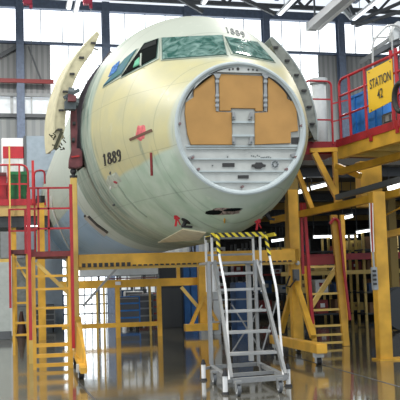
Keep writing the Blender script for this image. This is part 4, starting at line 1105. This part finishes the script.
boxthing('partition_screen', -8, 11.5, 262, 336, 28, .2, mat('pale_green_screen', (.42, .46, .44), .5, var=.1), 'pale grey-green screen at floor level on the far left edge', 'screen', 0,
         [('screen_edge', 10.8, 12, 250, 336, M['greylight']), ('plinth', -8, 11.5, 331, 340, M['darkgrey'])])
boxthing('cupboard', -8, 60, 222, 262, YK + 5, .5, mat('dim_back_panel', (.22, .24, .23), .6, var=.3), 'long grey cupboard run below the far left walkway', 'cupboard', 0,
         [('door_panel', 1, 12, 224, 258, M['grey']), ('door_panel', 13, 24, 224, 258, M['grey']), ('door_panel', 25, 36, 224, 258, M['grey']), ('door_panel', 37, 48, 224, 258, M['grey'])])
for px0, px1, py, lab in ((26, 38, 226, 'short fluorescent tube under the far left walkway'),):
    a = P(px0, py, YK - .3); c = P(px1, py, YK - .3); o = MB().bar(a, c, .06, .04); tag(o.build('tube_light', M['lamp'], None), lab, 'tube light')
# trestle table and dark bin at lower left
a = F(22, 333); t = thing('trestle', (a.x, a.y, 0), 'dark trestle bench standing low behind the left ladder stands', 'bench')
zt = P(22, 306, a.y).z
MB().span((a.x - .35, a.y, zt - .04), (a.x + .4, a.y + .5, zt)).build('bench_top', M['darkgrey'], t)
for sx in (-.3, .33):
    for yy in (.05, .45): one('leg', M['dark'], t, (a.x + sx, a.y + yy, 0), (a.x + sx, a.y + yy, zt - .04), .05)
b_ = F(21.5, 335); t = thing('traffic_cone', (b_.x, b_.y - .4, 0), 'dark cone standing in front of the trestle bench', 'cone')
MB().cyl((b_.x, b_.y - .4, .04), (b_.x, b_.y - .4, .78), .17, .04, 16).build('cone_body', mat('dark_cone', (.05, .02, .015), .6), t)
MB().box((b_.x, b_.y - .4, .02), (.46, .46, .04)).build('cone_base', M['black'], t)
# far workshop kit seen through the low dock frame : trolleys, boxes and a hose reel
random.seed(5)
kit = [((128, 330), 31, 'blue'), ((141, 330), 32, 'grey'), ((150, 329), 34, 'red'), ((45, 331), 33, 'grey'), ((134, 318), 38, 'white'), ((56, 330), 36, 'blue')]
for (px, py), Yv, cn in kit:
    x = P(px, py, Yv).x; h = random.uniform(.8, 1.15); w_ = random.uniform(.6, .9)
    t = thing('tool_trolley', (x, Yv, 0), '%s wheeled tool trolley %s' % ({'blue': 'blue', 'grey': 'grey', 'red': 'dull red', 'white': 'white'}[cn],
              {128: 'behind the low dock post', 141: 'right of the blue trolley', 150: 'at the right end of the low dock', 45: 'behind the tall ladder stand', 134: 'furthest back by the glazed doors', 56: 'between the ladder stand and the glazing'}[px]), 'trolley')
    mm = {'blue': M['blue'], 'grey': M['grey'], 'red': M['red_far'], 'white': M['white']}[cn]
    MB().box((x, Yv, .12 + h / 2), (w_, .5, h)).build('cabinet', mm, t, bevel=.02)
    for k in range(4): MB().box((x, Yv - .26, .22 + h * (k + .3) / 4.2), (w_ - .1, .02, h / 5.5)).build('drawer', M['darkgrey'], t)
    for sx in (-1, 1):
        for sy in (-1, 1): MB().cyl((x + sx * w_ * .4 - .02, Yv + sy * .2, .06), (x + sx * w_ * .4 + .02, Yv + sy * .2, .06), .06).build('wheel', M['black'], t)
    one('push_handle', M['alu'], t, (x - w_ * .4, Yv - .3, h + .05), (x + w_ * .4, Yv - .3, h + .05), .03)
# tall thin racks in front of the doors (grid of tubes)
for px, Yv, w in ((132, 40, 'left'), (146, 41, 'right')):
    x = P(px, 300, Yv).x; t = thing('storage_rack', (x, Yv, 0), '%s tall dark tube rack with boxes before the glazed doors' % w, 'rack')
    for sx in (-.6, .6):
        for sy in (0, .5): one('rack_post', M['darkgrey'], t, (x + sx, Yv + sy, 0), (x + sx, Yv + sy, 2.4), .06)
    for k, z in enumerate((.3, .95, 1.6, 2.3)):
        MB().box((x, Yv + .25, z), (1.26, .56, .05)).build('shelf', M['grey'], t)
        bx = thing('parts_box', (x, Yv + .25, z + .025), '%s box on shelf %s of the %s tube rack' % (('red', 'blue', 'white', 'yellow')[k], ('low', 'lower middle', 'upper middle', 'top')[k], w), 'box') 
        mm = (M['red_far'], M['bluedark'], M['white'], M['yellow2'])[k]
        MB().box((x + (-.2 if k % 2 else .2), Yv + .25, z + .025 + .15), (.5, .4, .3)).build('carton', mm, bx)
        MB().box((x + (-.2 if k % 2 else .2), Yv + .25, z + .025 + .31), (.54, .44, .03)).build('lid', M['grey'], bx)

# dark cabinets under the cradle
boxthing('tall_cabinet', 161, 182, 262, 334, 31, .8, mat('near_black_cabinet', (.012, .016, .02), .5), 'tall near-black cabinet behind the low dock, left of the blue one', 'cabinet', 0, [('door', 162, 171, 288, 332, M['dark']), ('door', 172, 181, 288, 332, M['dark'])])
boxthing('tall_cabinet', 184, 197, 256, 330, 33, .8, M['bluedark'], 'tall dark blue cabinet behind the yellow end post', 'cabinet', 0, [('door', 185, 190, 262, 326, M['blue']), ('door', 191, 196, 262, 326, M['blue'])])
bin_ = None
boxthing('portable_locker', 237, 250, 282, 330, 27, .7, mat('mid_blue_locker', (.03, .09, .24), .5), 'blue locker seen through the treads of the rolling steps', 'locker', 0, [('door', 238, 249, 290, 326, M['bluedark'])])
boxthing('white_post_box', 213, 219, 262, 300, 26, .25, M['greylight'], 'narrow pale post box behind the left rail of the rolling steps', 'post', 0, [('face', 214, 218, 266, 292, M['white'])])

# ================================================================ RIGHT BACKGROUND : mezzanine hall
MX0, MX1, MY0, MY1, MZ = 6.7, 33, 21.5, 44, 4.4
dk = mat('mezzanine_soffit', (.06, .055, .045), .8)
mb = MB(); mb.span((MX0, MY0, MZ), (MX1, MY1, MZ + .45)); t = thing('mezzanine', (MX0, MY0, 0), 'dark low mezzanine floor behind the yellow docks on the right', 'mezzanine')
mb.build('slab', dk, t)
for k in range(7): MB().bar((MX0, MY0 + .6 + k * 3.4, MZ - .12), (MX1, MY0 + .6 + k * 3.4, MZ - .12), .2, .24).build('beam', mat('dark_yellow_beam', (.32, .20, .04), .6) if k % 2 else M['dark'], t)
for k, (x, y) in enumerate(((MX0 + .3, MY0 + .3), (11.5, 26), (13.6, 31), (12, 38), (16.8, 28), (19, 36), (23, 40))):
    one('post', mat('dull_yellow_post', (.30, .20, .04), .5), t, (x, y, 0), (x, y, MZ), .24)
one('edge_rail', RD, t, (8.8, 29, 2.25), (24, 29, 2.25), .08, .22); one('edge_rail', M['yellow2'], t, (8.8, 29, 1.72), (24, 29, 1.72), .08, .14)
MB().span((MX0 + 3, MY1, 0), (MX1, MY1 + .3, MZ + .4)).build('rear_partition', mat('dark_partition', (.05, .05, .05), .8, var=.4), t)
# tube lights under it
for k, (xa, ya, xb, yb, Yv, lab) in enumerate(((314, 237, 329, 236.5, 33, 'left of the ladder under the mezzanine'), (331, 237, 357, 236.3, 33, 'behind the ladder under the mezzanine'),
        (357, 232.5, 369, 230.5, 30, 'left of the pendant hoses'), (389, 188, 404, 183.5, 22, 'bright one at the right edge above the lower rail'),
        (343, 218, 352, 216, 25, 'short one left of the pillar'), (387, 165.5, 404, 160.5, 24, 'just below the platform beam'),
        (305, 172.5, 320, 168.5, 23, 'highest left one seen past the bulkhead'), (299, 192, 308, 189.5, 22.5, 'lower left one seen past the bulkhead'), (312, 188, 326, 184.5, 22.5, 'lower right one beside the bracket'), (300, 178, 306, 176, 23, 'tiny one beside the bulkhead rim'),
        (272, 241, 283, 239.5, 34, 'one just right of the taped rail'), (277, 262, 281, 261.5, 34, 'low one behind the steps'), (384, 192.5, 400, 186.5, 22, 'second bright one by the grey pipe'))):
    if k in (5, 12): continue
    a = P(xa, ya, Yv); c = P(xb, yb, Yv); zc_ = max(a.z, c.z)
    t = thing('tube_light', (a + c) / 2, 'white tube light, %s' % lab, 'tube light', 'mezzanine tube lights')
    MB().bar(a, c, .14 if k != 3 else .2, .09 if k != 3 else .14).build('tube', M['lamp'], t)
    MB().bar(a + Vector((0, .02, .07)), c + Vector((0, .02, .07)), .2, .05).build('housing', M['grey'], t)
    if zc_ + .1 < MZ and k < 12:
        for q in (a, c): MB().bar(q + Vector((0, 0, .08)), Vector((q.x, q.y, MZ)), .02).build('hanger', M['dark'], t)
# warm lit window at right edge
a = P(384, 256, 40); c = P(404, 233, 40)
o = thing('office_window', ((a.x + c.x) / 2, 40, a.z), 'warm yellow lit office window at the right edge behind the pillar', 'window')
MB().span((a.x, 40, a.z), (c.x, 40.06, c.z)).build('pane', mat('warm_window', (.95, .72, .32), .4, emit=.9, var=.3, scale=2), o)
for px in (384, 389, 394, 399): MB().span((P(px, 240, 40).x - .05, 39.95, a.z), (P(px, 240, 40).x + .05, 40, c.z)).build('mullion', M['darkgrey'], o)
MB().span((a.x, 39.95, P(390, 247, 40).z), (c.x, 40, P(390, 246, 40).z)).build('mullion', M['darkgrey'], o)
MB().span((a.x - .2, 40.06, 0), (c.x + 2, 40.3, MZ)).build('office_wall', mat('office_wall_dark', (.10, .06, .05), .8), o)
# racks with boxes under the mezzanine
random.seed(21)
cn = ['red', 'blue', 'yellow', 'white', 'grey', 'brown']
cm = [M['red_far'], M['bluedark'], M['yellow2'], M['white'], M['grey'], mat('cardboard', (.22, .12, .06), .7)]
spots = [(222, 36, 'behind the rolling steps'), (262, 37, 'right of the rolling steps'), (284, 34, 'behind the wheeled post'), (322, 31, 'behind the ladder tower'), (357, 33, 'left of the right pillar'), (394, 30, 'at the right edge beyond the pillar')]
pos = ('leftmost', 'middle', 'rightmost'); lev = ('bottom', 'second', 'third', 'top')
for px, Yv, where in spots:
    x = P(px, 280, Yv).x; t = thing('storage_rack', (x, Yv, 0), 'dark pallet rack with mixed boxes %s' % where, 'rack')
    for sx in (-1.1, 1.1):
        for sy in (0, .7): one('rack_post', cm[2] if px > 300 else M['darkgrey'], t, (x + sx, Yv + sy, 0), (x + sx, Yv + sy, 3.1), .08)
    for k, z in enumerate((.25, 1.0, 1.75, 2.5)):
        MB().box((x, Yv + .35, z), (2.3, .78, .06)).build('shelf', M['red_far'] if k == 2 else M['dark'], t)
        for j in range(3):
            if random.random() < .2: continue
            ci = random.randrange(6); w_, h = random.uniform(.35, .6), random.uniform(.2, .5); bx = x + (j - 1) * .72
            b2 = thing('parts_box', (bx, Yv + .3, z + .03), '%s box, %s on %s shelf, rack %s' % (cn[ci], pos[j], lev[k], where), 'box')
            MB().box((bx, Yv + .3, z + .03 + h / 2), (w_, .5, h)).build('carton', cm[ci], b2)
            MB().box((bx, Yv + .04, z + .03 + h * .6), (w_ * .4, .02, h * .3)).build('box_label', cm[(ci + 3) % 6], b2)
# big dark cable reel right of the pillar, low
c = P(401, 300, 24); c.y -= 4; c.z = .62; t = thing('cable_reel', (c.x, c.y + 4, 0), 'large dark cable reel standing on the floor at the right edge', 'reel'); c.y += 4
for dy in (-.25, .25): MB().cyl(c + Vector((0, dy - .02, 0)), c + Vector((0, dy + .02, 0)), .62, n=28).build('reel_flange', M['dark'], t)
MB().cyl(c + Vector((0, -.25, 0)), c + Vector((0, .25, 0)), .4, n=24).build('cable_winding', M['black'], t)

# pale round duct seen through the nose-side railing
a = P(320, 143, 20.5); t = thing('ventilation_duct', (a.x, a.y, MZ + .45), 'upright pale round duct behind the railing beside the bulkhead', 'duct')
tp = P(318.5, 84, 20.5); a.x = tp.x; a.z = P(320, 160, 20.5).z
MB().cyl(a, tp, .17, n=20).build('duct_pipe', M['greylight'], t, smooth=True); MB().cyl(tp, tp + Vector((0, 0, .12)), .22, n=20).build('duct_cap', M['greylight'], t)
WORLD = 1.15; EXPOSURE = -0.05
OVERHEAD_FILLS = [(-7, 12, 1200), (4, 8, 800), (10, 10, 900), (-6, 24, 2000), (9, 24, 900), (0, 40, 1800), (10, 40, 2000), (20, 38, 1800)]  # added overhead fill lights without fittings, brighten hall and aircraft
BELLY_FILLS = [((-12, 15, 2.6), 3.0, 750), ((-3, 2, 1.2), 3.0, 250)]  # added low fill lights aimed at the fuselage to lift the belly
# ================================================================ CAMERA, LIGHT
cam = bpy.data.cameras.new('camera'); co = bpy.data.objects.new('camera', cam); COL.objects.link(co)
cam.sensor_width = 36; cam.lens = FPX / 400 * 36; cam.clip_end = 300; cam.clip_start = .05
co.matrix_world = Matrix.Translation(EYE) @ RC.to_4x4(); SC.camera = co
w = bpy.data.worlds.new('world'); SC.world = w; w.use_nodes = True
bg = w.node_tree.nodes['Background']; bg.inputs[0].default_value = (.86, .93, 1.0, 1); bg.inputs[1].default_value = WORLD
def area(name, loc, target, sx, sy, power, color=(1, 1, 1)):
    l = bpy.data.lights.new(name, 'AREA'); l.shape = 'RECTANGLE'; l.size = sx; l.size_y = sy; l.energy = power; l.color = color
    o = bpy.data.objects.new(name, l); COL.objects.link(o); o.location = loc
    o.rotation_euler = (Vector(target) - Vector(loc)).to_track_quat('-Z', 'Y').to_euler(); return o
for k, (x, y, p) in enumerate(OVERHEAD_FILLS): area('overhead_fill', (x, y, 15.5), (x, y, 0), 1.6, 1.6, p, (1, .97, .92))
for q in BELLY_FILLS: area('belly_fill', q[0], (X0, 18, 3.2), q[1], q[1], q[2], (1, .99, .96))
SC.view_settings.view_transform = 'Standard'; SC.view_settings.look = 'None'; SC.view_settings.gamma = 1
SC.view_settings.use_curve_mapping = False; SC.view_settings.exposure = EXPOSURE
SC.cycles.use_denoising = True
SC.cycles.max_bounces = 6; SC.cycles.diffuse_bounces = 3; SC.cycles.glossy_bounces = 3
SC.cycles.sample_clamp_indirect = 4
